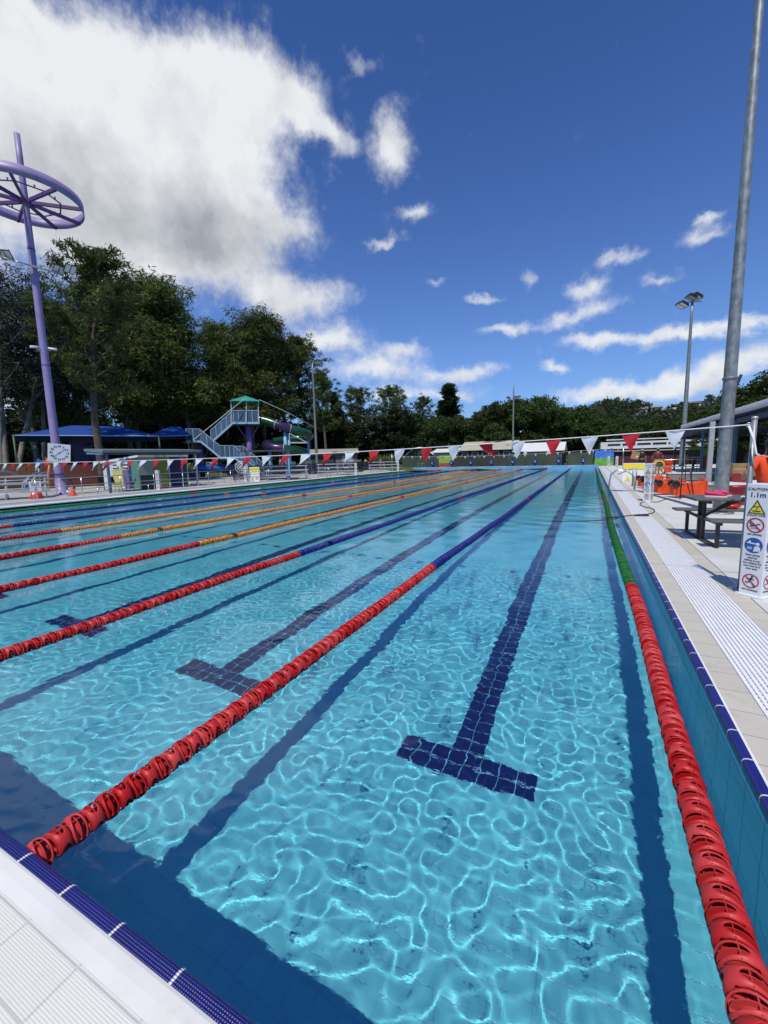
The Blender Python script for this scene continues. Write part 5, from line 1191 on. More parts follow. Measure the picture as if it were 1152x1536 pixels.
# ------------------------------------------------------------------ canopy over the right deck
rz_ = 3.18; xr = 5.0
y0_, y1_ = 7.0, AX(1022, 645, xr).y
t = thing('deck_canopy', 'big pitched canopy with a white edge and navy underside over the deck behind the poles', 'canopy', (xr, 0, 0))
MB().prism([(0, y0_, rz_), (6.5, y0_, rz_ + .9), (6.5, y1_, rz_ + .9), (0, y1_, rz_)], (0, 0, .05)).build('roof_sheet', M_wroof, t)
MB().box((-.03, (y0_ + y1_) / 2, rz_ + .07), (.03, y1_ - y0_, .26)).build('fascia', P_('white translucent edge', (.82, .83, .82), .5, trans=.6), t)
MB().prism([(.02, y0_, rz_ - .10), (6.5, y0_, rz_ + .75), (6.5, y1_, rz_ + .75), (.02, y1_, rz_ - .10)], (0, 0, .04)).build('underside', P_('navy lining', (.012, .018, .10), .7), t)
for k in range(8): y = y0_ + (y1_ - y0_) * k / 7; MB().bar((.05, y, rz_ - .22), (6.4, y, rz_ + .62), .08, .18).build('rafter', P_('dark blue beam', (.03, .045, .09), .5), t)
MB().bar((.15, y0_, rz_ - .30), (.15, y1_, rz_ - .30), .1, .2).build('beam', P_('dark blue beam', (.03, .045, .09), .5), t)
for x, yy in ((.15, AX(1100, 700, xr + .15).y), (.15, AX(1052, 690, xr + .15).y), (.15, y1_ - .3), (6.0, 12), (6.0, 22)): MB().box((x, yy, (rz_ - .3) / 2 + .05), (.11, .11, rz_ - .35)).build('post', P_('slate blue post', (.07, .14, .24), .5), t)

# second canopy frame further back, dark ribs
t = thing('side_canopy', 'dark ribbed canopy behind the thick pole, lower than the white-edged one', 'canopy', (5.6, 30, 0)); z = 2.75
MB().prism([(0, 0, z), (9, 0, z + .5), (9, 12, z + .5), (0, 12, z)], (0, 0, .08)).build('roof_sheet', P_('dark grey roof sheet', (.05, .06, .06), .5), t)
for k in range(6): MB().bar((.1, 2.2 * k + .3, z - .10), (8.9, 2.2 * k + .3, z + .40), .1, .16).build('rafter', P_('dark blue beam', (.03, .045, .09), .5), t)
for x, y in ((.2, .2), (4.5, .2), (.2, 11.5)): MB().box((x, y, z / 2), (.12, .12, z)).build('post', P_('dark post', (.02, .02, .03), .5), t)

# concrete seats, chairs, boxes under the canopy
def block_seat(label, p, L, rz=0, h=.45, w=.55):
    t = thing('concrete_seat', label, 'seat', p, rz, 'long concrete seats under the canopy'); MB().box((L / 2, 0, h / 2 - .03), (L, w - .06, h - .06)).build('base', P_('grey block', (.17, .18, .18), .8, var=.12), t); MB().box((L / 2, 0, h - .03), (L + .04, w, .06)).build('seat', P_('pale top', (.55, .56, .55), .7, var=.06), t, bevel=.01)
block_seat('long grey seat with a pale top just behind the row of orange bins', G(1018, 744, DK), 3.6, .12)
b = G(1000, 722); block_seat('second long pale-topped seat beyond the orange bins', Vector((b.x, b.y, DK)), 6.5, .05)
M_cherry = P_('cherry red plastic', (.36, .015, .035), .35)
b = G(1116, 757); chair('cherry red plastic chair beside the thick pole, with a rounded back', Vector((b.x, b.y, DK)), 2.4, M_cherry, 'red plastic chairs', 1.0)
b = G(1098, 757); t = thing('plastic_tub', 'cherry red tub with a pale lid behind the picnic table', 'tub', Vector((b.x, b.y, DK)), .3)
MB().lathe([(.001, 0), (.25, 0), (.33, .5), (.35, .5), (.35, .55), (.30, .55), (.27, .1), (.001, .08)], 22).build('tub_body', M_cherry, t); MB().box((0, 0, .60), (.8, .6, .07)).build('lid', M_white_p, t, bevel=.01)
b = G(1110, 741); t = thing('cardboard_box', 'brown cardboard box on a stack beside the blue canopy post', 'box', Vector((b.x, b.y, DK + .62)), .35); MB().box((0, 0, .22), (1.0, .6, .44)).build('carton', P_('brown cardboard', (.32, .21, .09), .85, var=.15), t, bevel=.008); MB().box((0, -.303, .25), (.9, .006, .06)).build('tape', P_('parcel tape', (.45, .33, .18), .4), t)
t = thing('storage_crate', 'maroon crate under the brown cardboard box', 'crate', Vector((b.x, b.y, DK)), .35); MB().box((0, 0, .30), (1.1, .7, .60)).build('crate_body', P_('maroon crate', (.14, .02, .03), .6, var=.2), t, bevel=.02); mb = MB(); [mb.box((0, -.356, .12 + .12 * k), (1.0, .02, .03)) for k in range(4)]; mb.build('crate_rib', P_('maroon crate', (.14, .02, .03), .6), t)
# dark trolley frames in front of the seats
def trolley(label, p, rz, m, w=.9, h=1.0, d=.5):
    t = thing('trolley', label, 'trolley', p, rz, 'tube framed trolleys on the deck')
    for y in (-d / 2, d / 2): MB().tube([(-w / 2, y, .12), (-w / 2, y, h), (w / 2, y, h), (w / 2, y, .12)], .02, 8).build('frame', m, t)
    MB().box((0, 0, .2), (w, d, .03)).build('shelf', m, t); MB().box((0, 0, h * .6), (w, d, .03)).build('shelf', m, t)
    for x in (-w / 2, w / 2):
        for y in (-d / 2, d / 2): MB().lathe([(.001, -.02), (.06, -.02), (.06, .02), (.001, .02)], 14, (x, y, .06), 'Y').build('wheel', M_rubber, t)
b = G(1050, 728); trolley('black trolley frame between the square post and the concrete seats', Vector((b.x, b.y, DK)), .3, M_black, 1.0, 1.25)
b = G(1014, 716); trolley('silver trolley frame beside the slim floodlight pole', Vector((b.x, b.y, DK)), .1, M_steel, 2.2, 1.05, .7)
b = G(1020, 749); t = thing('folding_stand', 'thin black stand leaning at the end of the orange bins', 'stand', Vector((b.x, b.y, DK)), .2); mb = MB(); mb.tube([(0, 0, 0), (.05, .1, .95)], .02, 8); mb.tube([(.5, .3, 0), (.3, .2, .95)], .02, 8); mb.bar((.05, .1, .9), (.3, .2, .9), .03); mb.build('frame', M_black, t)

# ------------------------------------------------------------------ people
def skin_body(name, J, E_, m, sub=1):
    """J: joint -> (x, y, z, radius); E_: joined pairs; one smooth surface"""
    keys = list(J); me = bpy.data.meshes.new(name); me.from_pydata([J[k][:3] for k in keys], [(keys.index(a), keys.index(b)) for a, b in E_], [])
    o = bpy.data.objects.new('tmp', me); COL.objects.link(o); md = o.modifiers.new('s', 'SKIN'); md.use_smooth_shade = True
    for i, k in enumerate(keys):
        r = J[k][3]; me.skin_vertices[0].data[i].radius = (r, r) if not isinstance(r, tuple) else r
        me.skin_vertices[0].data[i].use_root = (i == 0)
    s = o.modifiers.new('sub', 'SUBSURF'); s.levels = sub; s.render_levels = sub
    dg = bpy.context.evaluated_depsgraph_get(); out = bpy.data.meshes.new_from_object(o.evaluated_get(dg)); out.name = name
    bpy.data.objects.remove(o); out.materials.clear(); out.materials.append(m); return out
M_skin = P_('skin', (.42, .22, .14), .55, var=.08, vscale=8); M_hair = P_('dark brown hair', (.018, .010, .007), .6, var=.3, vscale=30)
def person(label, p, rz, h, shirt, legs, pose, hair=None, cap=None, long_legs=False, grp=None, long_hair=False):
    t = thing('person', label, 'person', p, rz, grp); s = h / 1.75
    J = {'pelvis': (0, 0, .95, (.15, .105)), 'waist': (0, 0, 1.10, (.135, .10)), 'chest': (0, 0, 1.32, (.165, .11)), 'neck': (0, 0, 1.47, .058), 'head': (0, .01, 1.60, (.078, .095)), 'crown': (0, .0, 1.69, (.06, .07)),
         'sl': (-.18, 0, 1.40, .055), 'el': (-.24, .02, 1.13, .042), 'wl': (-.26, -.04, .88, .028), 'hl': (-.26, -.06, .80, (.04, .02)), 'sr': (.18, 0, 1.40, .055), 'er': (.24, .02, 1.13, .042), 'wr': (.26, -.04, .88, .028), 'hr': (.26, -.06, .80, (.04, .02)),
         'tl': (-.095, 0, .88, .09), 'kl': (-.10, -.01, .49, .058), 'al': (-.10, .02, .09, .038), 'fl': (-.105, -.12, .03, .038), 'tr': (.095, 0, .88, .09), 'kr': (.10, -.01, .49, .058), 'ar': (.10, .02, .09, .038), 'fr': (.105, -.12, .03, .038)}
    for k, v in pose.items(): J[k] = tuple(v) + (J[k][3],)
    J = {k: (v[0] * s, v[1] * s, v[2] * s, v[3] * s if not isinstance(v[3], tuple) else tuple(q * s for q in v[3])) for k, v in J.items()}
    E_ = [('pelvis', 'waist'), ('waist', 'chest'), ('chest', 'neck'), ('neck', 'head'), ('head', 'crown'), ('chest', 'sl'), ('sl', 'el'), ('el', 'wl'), ('wl', 'hl'), ('chest', 'sr'), ('sr', 'er'), ('er', 'wr'), ('wr', 'hr'), ('pelvis', 'tl'), ('tl', 'kl'), ('kl', 'al'), ('al', 'fl'), ('pelvis', 'tr'), ('tr', 'kr'), ('kr', 'ar'), ('ar', 'fr')]
    hd = Vector(J['head'][:3])
    body = skin_body('body', J, E_, M_skin); mb = MB(); mb.add([v.co for v in body.vertices], [list(p.vertices) for p in body.polygons], True)
    mb.ball(hd + Vector((0, -.088, -.005)) * s, .016 * s, 8, (.8, 1.1, 1.4))
    for q in (-1, 1): mb.ball(hd + Vector((q * .078, 0, 0)) * s, .026 * s, 8, (.35, .7, 1.1))
    for q, hk, wk in ((-1, 'hl', 'wl'), (1, 'hr', 'wr')):
        a, b2 = Vector(J[hk][:3]), Vector(J[wk][:3]); d = (a - b2).normalized(); sx = d.cross(Vector((0, 1, .2))).normalized()
        for f in range(4): mb.tube([a + sx * (f - 1.5) * .019 * s, a + sx * (f - 1.5) * .021 * s + d * (.045 - .006 * abs(f - 1.4)) * s, a + sx * (f - 1.5) * .021 * s + d * (.078 - .008 * abs(f - 1.4)) * s + Vector((0, -.02, 0)) * s], [.0095 * s, .009 * s, .007 * s], 6)
        mb.tube([a - sx * .03 * q * s, a - sx * .055 * q * s + d * .03 * s, a - sx * .05 * q * s + d * .055 * s], [.011 * s, .010 * s, .008 * s], 6)
    bd = mb.build('body', M_skin, t)
    f = MB()
    for q in (-1, 1): f.ball(hd + Vector((q * .03, -.083, .02)) * s, .010 * s, 8)
    f.tube([hd + Vector((-.022, -.084, -.045)) * s, hd + Vector((0, -.090, -.048)) * s, hd + Vector((.022, -.084, -.045)) * s], .006 * s, 6); f.build('face_features', P_('dark features', (.08, .03, .03), .5), t)
    def sub(names, edges, grow, m, nm):
        K = {k: J[k][:3] + (((J[k][3][0] + grow, J[k][3][1] + grow) if isinstance(J[k][3], tuple) else J[k][3] + grow),) for k in names}
        obj(nm, skin_body(nm, K, edges, m), t)
    mid = lambda a, b2, u: tuple(J[a][i] * (1 - u) + J[b2][i] * u for i in range(3))
    J['ml'] = mid('sl', 'el', .75) + (.05 * s,); J['mr'] = mid('sr', 'er', .75) + (.05 * s,); J['col'] = mid('chest', 'neck', .85) + (.062 * s,)
    J['hem'] = mid('pelvis', 'waist', .0) + ((.155 * s, .11 * s),)
    sub(['chest', 'waist', 'hem', 'col', 'sl', 'ml', 'sr', 'mr'], [('chest', 'waist'), ('waist', 'hem'), ('chest', 'col'), ('chest', 'sl'), ('sl', 'ml'), ('chest', 'sr'), ('sr', 'mr')], .018 * s, shirt, 'shirt')
    J['bl'] = (mid('kl', 'al', .85) if long_legs else mid('tl', 'kl', .85)) + (.062 * s,); J['br'] = (mid('kr', 'ar', .85) if long_legs else mid('tr', 'kr', .85)) + (.062 * s,)
    if long_legs: sub(['pelvis', 'tl', 'kl', 'bl', 'tr', 'kr', 'br'], [('pelvis', 'tl'), ('tl', 'kl'), ('kl', 'bl'), ('pelvis', 'tr'), ('tr', 'kr'), ('kr', 'br')], .012 * s, legs, 'trousers')
    else: sub(['pelvis', 'tl', 'bl', 'tr', 'br'], [('pelvis', 'tl'), ('tl', 'bl'), ('pelvis', 'tr'), ('tr', 'br')], .014 * s, legs, 'shorts')
    if long_hair: MB().ball(hd + Vector((0, .035, .03)) * s, .115 * s, 16, (.95, .95, 1.05)).tube([hd + Vector((0, .07, 0)) * s, hd + Vector((0, .11, -.14)) * s, hd + Vector((0, .13, -.27)) * s], [.10 * s, .11 * s, .06 * s], 12).build('hair', hair or M_hair, t)
    else: MB().ball(hd + Vector((0, .022, .045)) * s, .098 * s, 14, (.92, 1.0, .92)).build('hair', hair or M_hair, t)
    if cap: m2 = MB().ball(hd + Vector((0, .008, .07)) * s, .105 * s, 14, (.95, 1.02, .75)); m2.box(hd + Vector((0, -.13, .055)) * s, (.13 * s, .12 * s, .012 * s)); m2.build('cap', cap, t)
    for k in ('fl', 'fr'): MB().ball(Vector(J[k][:3]) + Vector((0, .04 * s, .012 * s)), .055 * s, 12, (.85, 2.3, .8)).build('shoe', M_rubber, t)
    return t
b = G(962, 707); bv = Vector((b.x, b.y, DK)); away = math.pi - math.atan2(b.x - CAM.x, b.y - CAM.y)
walkp = {'kl': (-.10, -.10, .50), 'al': (-.10, -.16, .09), 'fl': (-.10, -.28, .03), 'kr': (.10, .02, .49), 'ar': (.10, .20, .10), 'fr': (.10, .12, .04)}
person('person in a black shirt and shorts with a pale cap carrying a brown cardboard box', bv, away, 1.78, P_('black shirt', (.012, .012, .016), .8), P_('black shorts', (.015, .015, .02), .8),
       dict(walkp, er=(.30, -.05, 1.15), wr=(.42, -.20, 1.16), hr=(.48, -.22, 1.17)), cap=P_('pale cap', (.5, .5, .48), .7))
pc_ = PL(bv); t = thing('cardboard_box', 'brown cardboard sheet box carried by the person in black', 'box', bv, pc_.rz()); c = pc_.l(953, 683, -.1)
MB().box(c, (.55, .30, .60), tilt=('Y', .22)).build('carton', P_('brown cardboard', (.32, .21, .09), .85), t); MB().box(c + Vector((.12, -.16, -.1)), (.14, .01, .12)).build('sticker', M_white_p, t)
b = G(985, 711); bv = Vector((b.x, b.y, DK)); person('person in a maroon shirt and dark shorts with a grey cap, standing beyond the bins', bv, away, 1.80, P_('maroon shirt', (.15, .03, .04), .85, var=.1), P_('navy shorts', (.02, .02, .05), .8),
       {'el': (-.30, .0, 1.16), 'wl': (-.28, -.2, 1.02), 'hl': (-.27, -.26, 1.0), 'er': (.30, .0, 1.16), 'wr': (.28, -.2, 1.02), 'hr': (.27, -.26, 1.0)}, cap=P_('grey cap', (.20, .20, .18), .7))
d = ray(1156, 700); d.z = 0; d.normalize(); bv = CAM + d * 8.3; bv.z = DK
person('person with dark hair in a bright orange top and grey trousers beside the flag post', bv, math.pi - math.atan2(d.x, d.y) + .5, 1.74, P_('bright orange shirt', (.78, .07, .01), .8, var=.05), P_('grey trousers', (.13, .12, .11), .85, var=.1),
       {'el': (-.26, .03, 1.16), 'wl': (-.20, -.16, 1.12), 'hl': (-.17, -.22, 1.13), 'er': (.31, .04, 1.18), 'wr': (.24, -.20, 1.12), 'hr': (.20, -.26, 1.12)}, long_legs=True, long_hair=True)
M_rsh = P_('red shirt', (.50, .04, .05), .8)
seat_p = {'kl': (-.12, -.42, .93), 'al': (-.12, -.42, .52), 'fl': (-.12, -.52, .46), 'kr': (.12, -.42, .93), 'ar': (.12, -.42, .52), 'fr': (.12, -.52, .46), 'wl': (-.2, -.3, 1.0), 'hl': (-.18, -.36, .99), 'wr': (.2, -.3, 1.0), 'hr': (.18, -.36, .99)}
for (x, y, m, lab, dz) in ((571, 709, M_rsh, 'person in a red shirt standing by the last bleacher', 0), (549, 708, P_('yellow shirt', (.5, .4, .05), .8), 'person in a yellow shirt behind the violet fence', 0), (531, 708, P_('pink shirt', (.5, .2, .2), .8), 'person in a pink shirt between the far bleachers', 0), (519, 708.5, P_('coral shirt', (.45, .12, .08), .8), 'person in a coral shirt next to the one in pink', 0)):
    b = AX(x, y, XL - 6.2) if x == 571 else AX(x, y, XL - 8.5 - (x % 3)); b.z = DK; person(lab, b, -.6 + (x % 5) * .3, 1.68, m, P_('navy shorts', (.02, .02, .05), .8), {})

# ------------------------------------------------------------------ trees
M_bark = mat('grey brown bark', (.085, .068, .052), rough=.9, var=.35, vscale=2.5, bump=.03, bscale=7)
M_barkp = mat('pale smooth bark', (.20, .175, .14), rough=.85, var=.3, vscale=1.5, bump=.015, bscale=7)
F_pine = foliage('pine needles', (.048, .082, .02), (.10, .145, .033), (.15, .185, .05))
F_oak = foliage('olive feathery foliage', (.060, .095, .020), (.12, .165, .038), (.18, .22, .060))
F_gum = foliage('grey green gum leaves', (.03, .045, .022), (.06, .075, .04), (.10, .115, .065))
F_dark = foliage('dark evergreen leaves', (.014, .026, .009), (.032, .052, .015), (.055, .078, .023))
F_fig = foliage('bright broad leaves', (.028, .058, .012), (.062, .108, .02), (.105, .15, .032))
def leaves(centres, radii, n, a, b, seed, flat=.75, droop=0.0, shell=.0):
    """n leaf-sized blades round each centre; returns vertices and quads"""
    r = np.random.default_rng(seed); C_ = np.repeat(np.asarray(centres, float), n, 0); Rr = np.repeat(np.asarray(radii, float), n)
    d = r.normal(size=C_.shape); d /= np.linalg.norm(d, axis=1)[:, None]; q = r.random(len(C_)) ** (1 / 3 if not shell else shell)
    P = C_ + d * (q * Rr)[:, None] * np.array([1, 1, flat])
    u = d * .8 + r.normal(size=C_.shape) * .7; u[:, 2] -= droop; u /= np.linalg.norm(u, axis=1)[:, None]
    w = np.cross(u, r.normal(size=C_.shape)); w /= np.linalg.norm(w, axis=1)[:, None]
    la = (a * r.uniform(.6, 1.3, len(C_)))[:, None]; lb = (b * r.uniform(.6, 1.3, len(C_)))[:, None]
    V = np.stack([P - u * la, P + w * lb, P + u * la, P - w * lb], 1).reshape(-1, 3); Q = np.arange(len(V)).reshape(-1, 4); return V, Q
def grow(kind, seed):
    rnd = random.Random(seed); tr = MB(); cen = []; rad = []
    def bez(p, d, L, up, n=5, wob=.12):
        pts = [Vector(p)]; d = Vector(d).normalized()
        for i in range(n):
            d = (d + Vector((rnd.gauss(0, wob), rnd.gauss(0, wob), rnd.gauss(0, wob) + up / n))).normalized(); pts.append(pts[-1] + d * L / n)
        return pts
    H = 20.0
    if kind in ('pine', 'oak', 'gum', 'cypress'):
        stems = {'pine': 1, 'oak': 2, 'gum': 3, 'cypress': 1}[kind]
        for s in range(stems):
            lean = Vector((rnd.gauss(0, .03), rnd.gauss(0, .03), 1)) if stems == 1 else Vector((rnd.gauss(0, .13), rnd.gauss(0, .13), 1))
            T = bez((rnd.gauss(0, .3) * (stems > 1), rnd.gauss(0, .3) * (stems > 1), -.3), lean, H * rnd.uniform(.93, 1.0) if s else H * .985, .15, 12, .035)
            r0 = {'pine': .36, 'oak': .26, 'gum': .24, 'cypress': .25}[kind]; tr.tube(T, [max(.03, r0 * (1 - i / 12.5) ** .8) for i in range(13)], 9)
            nb = {'pine': 54, 'oak': 44, 'gum': 26, 'cypress': 60}[kind]; lo = {'pine': .42, 'oak': .30, 'gum': .40, 'cypress': .08}[kind]
            for k in range(nb):
                f = lo + (1 - lo) * (k + rnd.random()) / nb; i = min(11, int(f * 12)); p = T[i].lerp(T[i + 1], f * 12 - i); az_ = k * 2.4 + rnd.gauss(0, .4)
                g = (f - lo) / (1 - lo)
                L = {'pine': 4.3 * (math.sin(math.pi * min(1, .18 + g * .82)) ** .6) + .5, 'oak': 4.0 * (1 - .62 * g) * rnd.uniform(.7, 1.15), 'gum': 4.0 * rnd.uniform(.5, 1.1) * (1 - .35 * g), 'cypress': 2.2 * (1 - .85 * g) + .3}[kind] * rnd.uniform(.75, 1.15)
                e = {'pine': .25 + .55 * g, 'oak': .55, 'gum': .8, 'cypress': .8}[kind] + rnd.gauss(0, .12)
                B = bez(p, (math.cos(az_) * math.cos(e), math.sin(az_) * math.cos(e), math.sin(e)), L, .35 if kind != 'oak' else .1, 5)
                tr.tube(B, [max(.015, .085 * (1 - .16 * j) * (1.2 - g)) for j in range(6)], 5, cap=False)
                for j in range(2 if kind != 'cypress' else 1, 6):
                    m = {'pine': 2, 'oak': 3, 'gum': 2, 'cypress': 2}[kind]
                    for _ in range(m):
                        o = Vector((rnd.gauss(0, 1), rnd.gauss(0, 1), rnd.gauss(0, .6))); o = o.normalized() * rnd.uniform(.2, 1.1) * {'pine': .9, 'oak': .9, 'gum': 1.1, 'cypress': .45}[kind]
                        c = B[j] + o; cen.append(c); rad.append({'pine': rnd.uniform(.36, .62), 'oak': rnd.uniform(.5, .95), 'gum': rnd.uniform(.4, .9), 'cypress': rnd.uniform(.35, .6)}[kind])
                        if rnd.random() < .5: tr.tube([B[j], B[j].lerp(c, .8)], [.025, .012], 4, cap=False)
        cfg = {'pine': (42, .24, .045, .75, 0, .45), 'oak': (30, .25, .045, .9, .5, 0), 'gum': (26, .20, .045, .8, .8, 0), 'cypress': (34, .22, .06, 1.0, -.4, 0)}[kind]
    else:
        H = 12.0 if kind == 'fig' else 9.0; W = 5.2 if kind == 'fig' else 4.0
        T = bez((0, 0, -.2), (0, 0, 1), H * .45, .1, 5, .05); tr.tube(T, [.38, .34, .3, .27, .23, .2], 9)
        lob = [(Vector((rnd.gauss(0, W * .42), rnd.gauss(0, W * .42), H * rnd.uniform(.30, .80))), rnd.uniform(1.5, 2.6) * W / 5) for _ in range(17)] + [(Vector((0, 0, H * .84)), 1.9 * W / 5), (Vector((rnd.gauss(0, 1.2), rnd.gauss(0, 1.2), H * .9)), 1.2 * W / 5)]
        for c, r_ in lob:
            tr.tube(bez(T[-1 - rnd.randrange(3)], c - T[-1], (c - T[-1]).length, .1, 4, .08), [.16, .12, .09, .06, .03], 5, cap=False)
            for _ in range(int(26 * r_)):
                d = Vector((rnd.gauss(0, 1), rnd.gauss(0, 1), rnd.gauss(0, 1))).normalized() * r_ * rnd.uniform(.62, 1.12); d.z *= .8
                if (c + d).z > H * .1: cen.append(c + d); rad.append(rnd.uniform(.35, .72) * (1.0 if kind == 'fig' else .9))
        cfg = (24, .21, .10, .8, .2, 0)
    n, a, b, fl, dr, sh = cfg; V, Q = leaves([tuple(c) for c in cen], rad, n, a, b, seed, fl, dr, sh)
    fm = {'pine': F_pine, 'oak': F_oak, 'gum': F_gum, 'cypress': F_dark, 'fig': F_fig, 'dark': F_dark}[kind]
    top = float(np.percentile(V[:, 2], 99.8)); return tr.mesh('trunk', M_barkp if kind == 'gum' else M_bark), np_mesh('crown', V, Q, False, fm), top
TREES = {k: [grow(k, 31 * i + 7 * j + 3) for j in range(n)] for i, (k, n) in enumerate((('pine', 3), ('oak', 3), ('gum', 2), ('cypress', 1), ('fig', 3), ('dark', 2)))}
def tree(kind, px, top, D, label, wide=1.0, group=None, v=None, z0=.05, name=None):
    p = AD(px, 690, D); h = AD(px, top, D).z - z0; tm, cm, H0 = TREES[kind][(tree.n if v is None else v) % len(TREES[kind])]; tree.n += 1
    t = thing(name or {'pine': 'pine_tree', 'oak': 'she_oak_tree', 'gum': 'gum_tree', 'cypress': 'cypress_tree', 'fig': 'broadleaf_tree', 'dark': 'evergreen_tree'}[kind], label, 'tree', (p.x, p.y, z0), random.uniform(0, 6.28), group)
    s = h / H0; t.scale = (s * wide, s * wide, s); obj('trunk', tm, t); obj('crown', cm, t); return t
tree.n = 0
tree('gum', 12, 398, 52, 'grey-green gum tree at the edge, behind the floodlights of the lilac mast', 1.1)
tree('gum', 62, 412, 58, 'thin dark gum tree rising just behind the lilac mast', 1.1)
tree('gum', -45, 420, 56, 'gum tree at the outer edge of the tree line beside the bleacher end', 1.3)
tree('pine', 152, 376, 39.5, 'tallest pine, with a long bare trunk behind the coloured shed', 1.05, v=0)
tree('oak', 100, 470, 60, 'shorter olive tree in the gap between the lilac mast and the tallest pine', 1.2)
tree('oak', 215, 420, 62, 'olive she-oak with forked trunks just beside the tallest pine', 1.25)
tree('oak', 258, 440, 66, 'olive she-oak rising behind the left landing of the blue stairs', 1.3)
tree('oak', 300, 424, 64, 'broad olive tree directly above the blue stairs', 1.35)
tree('oak', 345, 484, 68, 'olive tree above the teal roof of the stair tower', 1.25)
tree('oak', 385, 476, 66, 'olive tree behind the purple section of the water slide', 1.3)
tree('pine', 428, 508, 68, 'pine behind the green end of the water slide', 1.35, v=1)
tree('pine', 465, 512, 72, 'pine right behind the slim pole beside the slide', 1.35, v=2)
tree('pine', 490, 555, 66, 'smaller pine stepping down just past the slim pole', 1.0, v=1)
tree('cypress', 515, 588, 72, 'dark conifer above the gabled shed', 1.5)
tree('pine', 545, 579, 74, 'rounded dark pine behind the gabled shed', 1.2, v=0)
tree('pine', 575, 577, 75, 'rounded dark pine beyond the last bleacher', 1.2, v=2)
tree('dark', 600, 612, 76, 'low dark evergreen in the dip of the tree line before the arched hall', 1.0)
tree('pine', 633, 592, 88, 'pine showing its head above the trees behind the arched hall', 1.0, v=1)
tree('cypress', 657, 600, 92, 'slim dark cypress behind the kiosk', 2.0)
tree('cypress', 683, 578, 90, 'tallest slim conifer between the kiosk and the clubhouse', 2.1)
for i, (x, y, D, w_) in enumerate(((628, 622, 80, 'directly behind the arched hall'), (655, 628, 82, 'directly behind the cream kiosk'), (690, 624, 84, 'between the kiosk and the clubhouse roof'))): tree('fig', x, y, D, 'leafy green tree ' + w_, 1.0, 'trees behind the hall and kiosk')
tree('pine', 712, 617, 95, 'dark tree peeking between the slim conifer and the round green trees', 1.0, v=0)
for x, y, D, lab in ((740, 607, 78, 'round green tree above the clubhouse roof'), (775, 600, 80, 'round green tree behind the slim green-grey pole'), (818, 596, 82, 'highest round green tree, above the low white building'), (846, 611, 84, 'round green tree at the end of the low white building')): tree('fig', x, y, D, lab, 1.15)
ORD = ('first', 'second', 'third', 'fourth', 'fifth', 'sixth', 'seventh', 'eighth')
for o_, (x, y, D) in zip(ORD, ((868, 622, 88), (893, 626, 84), (922, 628, 82), (952, 632, 80), (982, 630, 80), (1012, 634, 78), (1042, 632, 76), (1072, 630, 76))): tree('fig', x, y, D, 'bushy green tree, ' + o_ + ' from the pool side in the row behind the changing rooms', 1.35, 'trees behind the changing rooms')
for x, y, D, lab in ((1103, 592, 70, 'tall green tree right beside the thick galvanised pole'), (1130, 574, 68, 'tall green tree above the white-edged canopy'), (1165, 556, 66, 'highest green tree over the canopy, at the frame edge'), (1118, 610, 60, 'lower green tree just above the canopy edge')): tree('fig', x, y, D, lab, 1.15)
tree('oak', 890, 612, 120, 'olive tree standing out above the row behind the changing rooms', 1.3)
for i, x in enumerate(range(-70, 600, 37)):
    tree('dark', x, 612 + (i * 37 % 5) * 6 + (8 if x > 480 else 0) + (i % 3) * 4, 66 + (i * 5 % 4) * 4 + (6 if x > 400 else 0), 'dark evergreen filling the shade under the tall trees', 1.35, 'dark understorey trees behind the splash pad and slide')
for i, x in enumerate(range(-60, 520, 140)):
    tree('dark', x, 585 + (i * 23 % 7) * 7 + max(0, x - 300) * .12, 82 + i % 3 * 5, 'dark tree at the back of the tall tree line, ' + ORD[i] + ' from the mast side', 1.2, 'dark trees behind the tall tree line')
# grassy bank behind the sails, its green varied by noise
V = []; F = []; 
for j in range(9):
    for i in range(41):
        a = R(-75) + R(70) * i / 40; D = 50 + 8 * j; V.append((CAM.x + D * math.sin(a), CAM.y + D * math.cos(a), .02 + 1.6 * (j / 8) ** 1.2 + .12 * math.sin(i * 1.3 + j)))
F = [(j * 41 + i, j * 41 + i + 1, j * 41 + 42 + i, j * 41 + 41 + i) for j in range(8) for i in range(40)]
struct(obj('grass_bank', new_mesh('bank', V, F, True, [mat('bank grass', (.05, .085, .02), rough=.95, var=.5, vscale=.6)])))
# low reeds and shrubs behind the far bleachers
for i, (x, y) in enumerate(((566, 700), (580, 701), (592, 702))):
    p = AD(x, y, 64); t = thing('ornamental_grass', 'clump of tall strappy grass behind the last bleacher', 'ornamental grass', (p.x, p.y, .1), 0, 'grass clumps behind the last bleacher'); mb = MB()
    for k in range(130):
        a = random.uniform(0, 6.28); r = random.uniform(0, .9); h = random.uniform(1.4, 2.4); b0 = Vector((r * .5 * math.cos(a), r * .5 * math.sin(a), 0)); tip = Vector((r * 1.7 * math.cos(a), r * 1.7 * math.sin(a), h)); w = Vector((-math.sin(a), math.cos(a), 0)) * .05
        mb.face([b0 - w, b0 + w, b0.lerp(tip, .6) + w + Vector((0, 0, .2)), tip, b0.lerp(tip, .6) - w + Vector((0, 0, .2))])
    mb.build('blades', P_('yellow green blades', (.10, .14, .03), .7, var=.4, vscale=2), t)

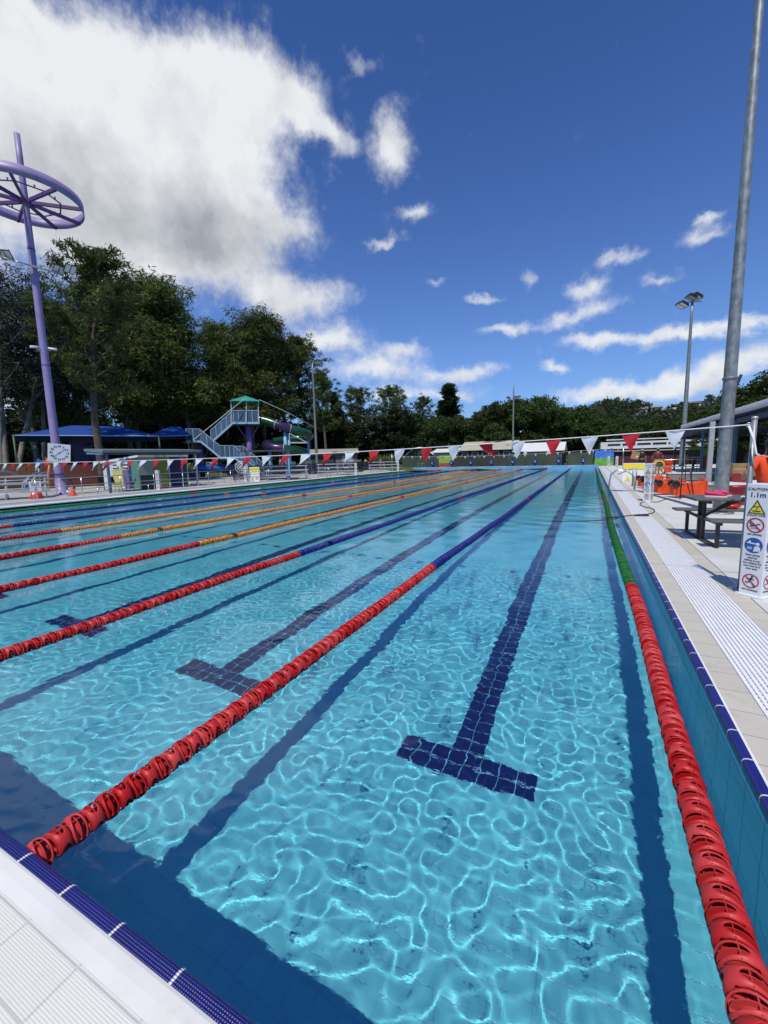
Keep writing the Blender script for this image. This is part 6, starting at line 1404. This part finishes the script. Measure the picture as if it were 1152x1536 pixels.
# ------------------------------------------------------------------ wooded hill with houses
def hill_z(a, D):
    k = min(1, max(0, (a - R(-11)) / R(9))); k = k * k * (3 - 2 * k); s = min(1, max(0, (D - 150) / 230)); s = s * s * (3 - 2 * s)
    crest = 28 + 4.5 * math.sin(a * 19 + 1) + 3 * math.sin(a * 47); crest += 26 * min(1, max(0, (a - R(13)) / R(14)))
    return .05 + k * s * crest
V = []; nA, nD = 60, 26
for j in range(nD):
    for i in range(nA):
        a = R(-14) + R(66) * i / (nA - 1); D = 150 + 420 * j / (nD - 1); V.append((CAM.x + D * math.sin(a), CAM.y + D * math.cos(a), hill_z(a, D)))
F = [(j * nA + i, j * nA + i + 1, j * nA + nA + i + 1, j * nA + nA + i) for j in range(nD - 1) for i in range(nA - 1)]
struct(obj('hill', new_mesh('hill', V, F, True, [mat('hill scrub', (.04, .055, .02), rough=.95, var=.5, vscale=.03)])))
hr = np.random.default_rng(21); cen, rad = [], []
for _ in range(2600):
    a = hr.uniform(R(-13), R(44)); D = 150 + 265 * hr.random() ** .8; z = hill_z(a, D)
    if z < 1 and hr.random() < .5: continue
    r_ = hr.uniform(2.2, 4.6)
    for _2 in range(3): cen.append((CAM.x + D * math.sin(a) + hr.normal() * r_ * .5, CAM.y + D * math.cos(a) + hr.normal() * r_ * .5, z + r_ * hr.uniform(.4, 1.5))); rad.append(r_ * .62)
Vv, Qq = leaves(cen, rad, 26, .75, .42, 5, .85, 0, 0)
o = obj('woods', np_mesh('woods', Vv, Qq, False, foliage('hillside woods', (.026, .044, .016), (.046, .066, .022), (.075, .092, .034)))); tag(o, 'wooded hillside rising behind the changing rooms', 'woods', kind='stuff')
def house(px, py, D, w, h, wall, roofc, lab, yaw=0.0):
    p = AD(px, py, D); t = thing('hill_house', lab, 'house', (p.x, p.y, p.z - h - 1.2), PL(p).rz() + yaw)
    MB().box((0, 2.5, h / 2 - 1.5), (w, 6, h + 3)).build('wall', P_('house wall %.2f' % wall, (wall, wall, wall * .96), .8), t)
    MB().prism([(-w / 2 - .5, -1, h - .05), (-w / 2 - .5, 2.5, h + 1.5), (-w / 2 - .5, 6, h - .05)], (w + 1, 0, 0)).build('roof', P_('house roof %.2f' % roofc[0], roofc, .7), t)
    n = max(1, int(w / 3))
    for k in range(n): MB().box((-w / 2 + w * (k + .5) / n, -.53, h * .6), (1.3, .1, 1.1)).build('window', P_('dark glass', (.02, .025, .03), .1), t)
for a in ((962, 611, 335, 7, 3.5, .5, (.22, .22, .22), 'pale house on the hill nearest the olive treetop'), (985, 608, 345, 6, 4, .62, (.30, .28, .25), 'small white house on the hill between the pale house and the wide one'), (1016, 606, 350, 6, 4, .55, (.16, .13, .11), 'white house on the ridge just before the far floodlight pole'),
          (1043, 602, 352, 12, 4, .62, (.14, .10, .09), 'widest white house on the ridge, right beside the far floodlight pole'), (1064, 598, 350, 6, 7, .7, (.5, .5, .5), 'tall narrow white house on the ridge next to the thick pole'), (1071, 614, 300, 10, 4, .30, (.15, .14, .12), 'brownish house lower on the slope against the thick pole'), (1003, 612, 320, 7, 3.5, .5, (.3, .15, .1), 'small house with a rusty roof below the ridge')): house(*a)
for x, y, lab in ((1022, 603, 'round tree standing on the ridge beside the white house'), (1060, 592, 'feathery tree on the ridge above the tall narrow house'), (1072, 594, 'second tree on the ridge, touching the thick pole'), (950, 600, 'spreading tree on the ridge above the olive treetop')): tree('pine' if y < 596 else 'fig', x, y, 350, lab, 1.2, z0=22)
p = AD(1112, 562, 140); t = thing('crane_mast', 'thin slanting dark mast sticking up behind the trees beside the thick pole', 'mast', (p.x, p.y, 0)); MB().bar((-6, 0, 0), (0, 0, p.z), .55).build('mast_shaft', P_('dark mast', (.04, .04, .07), .6), t)
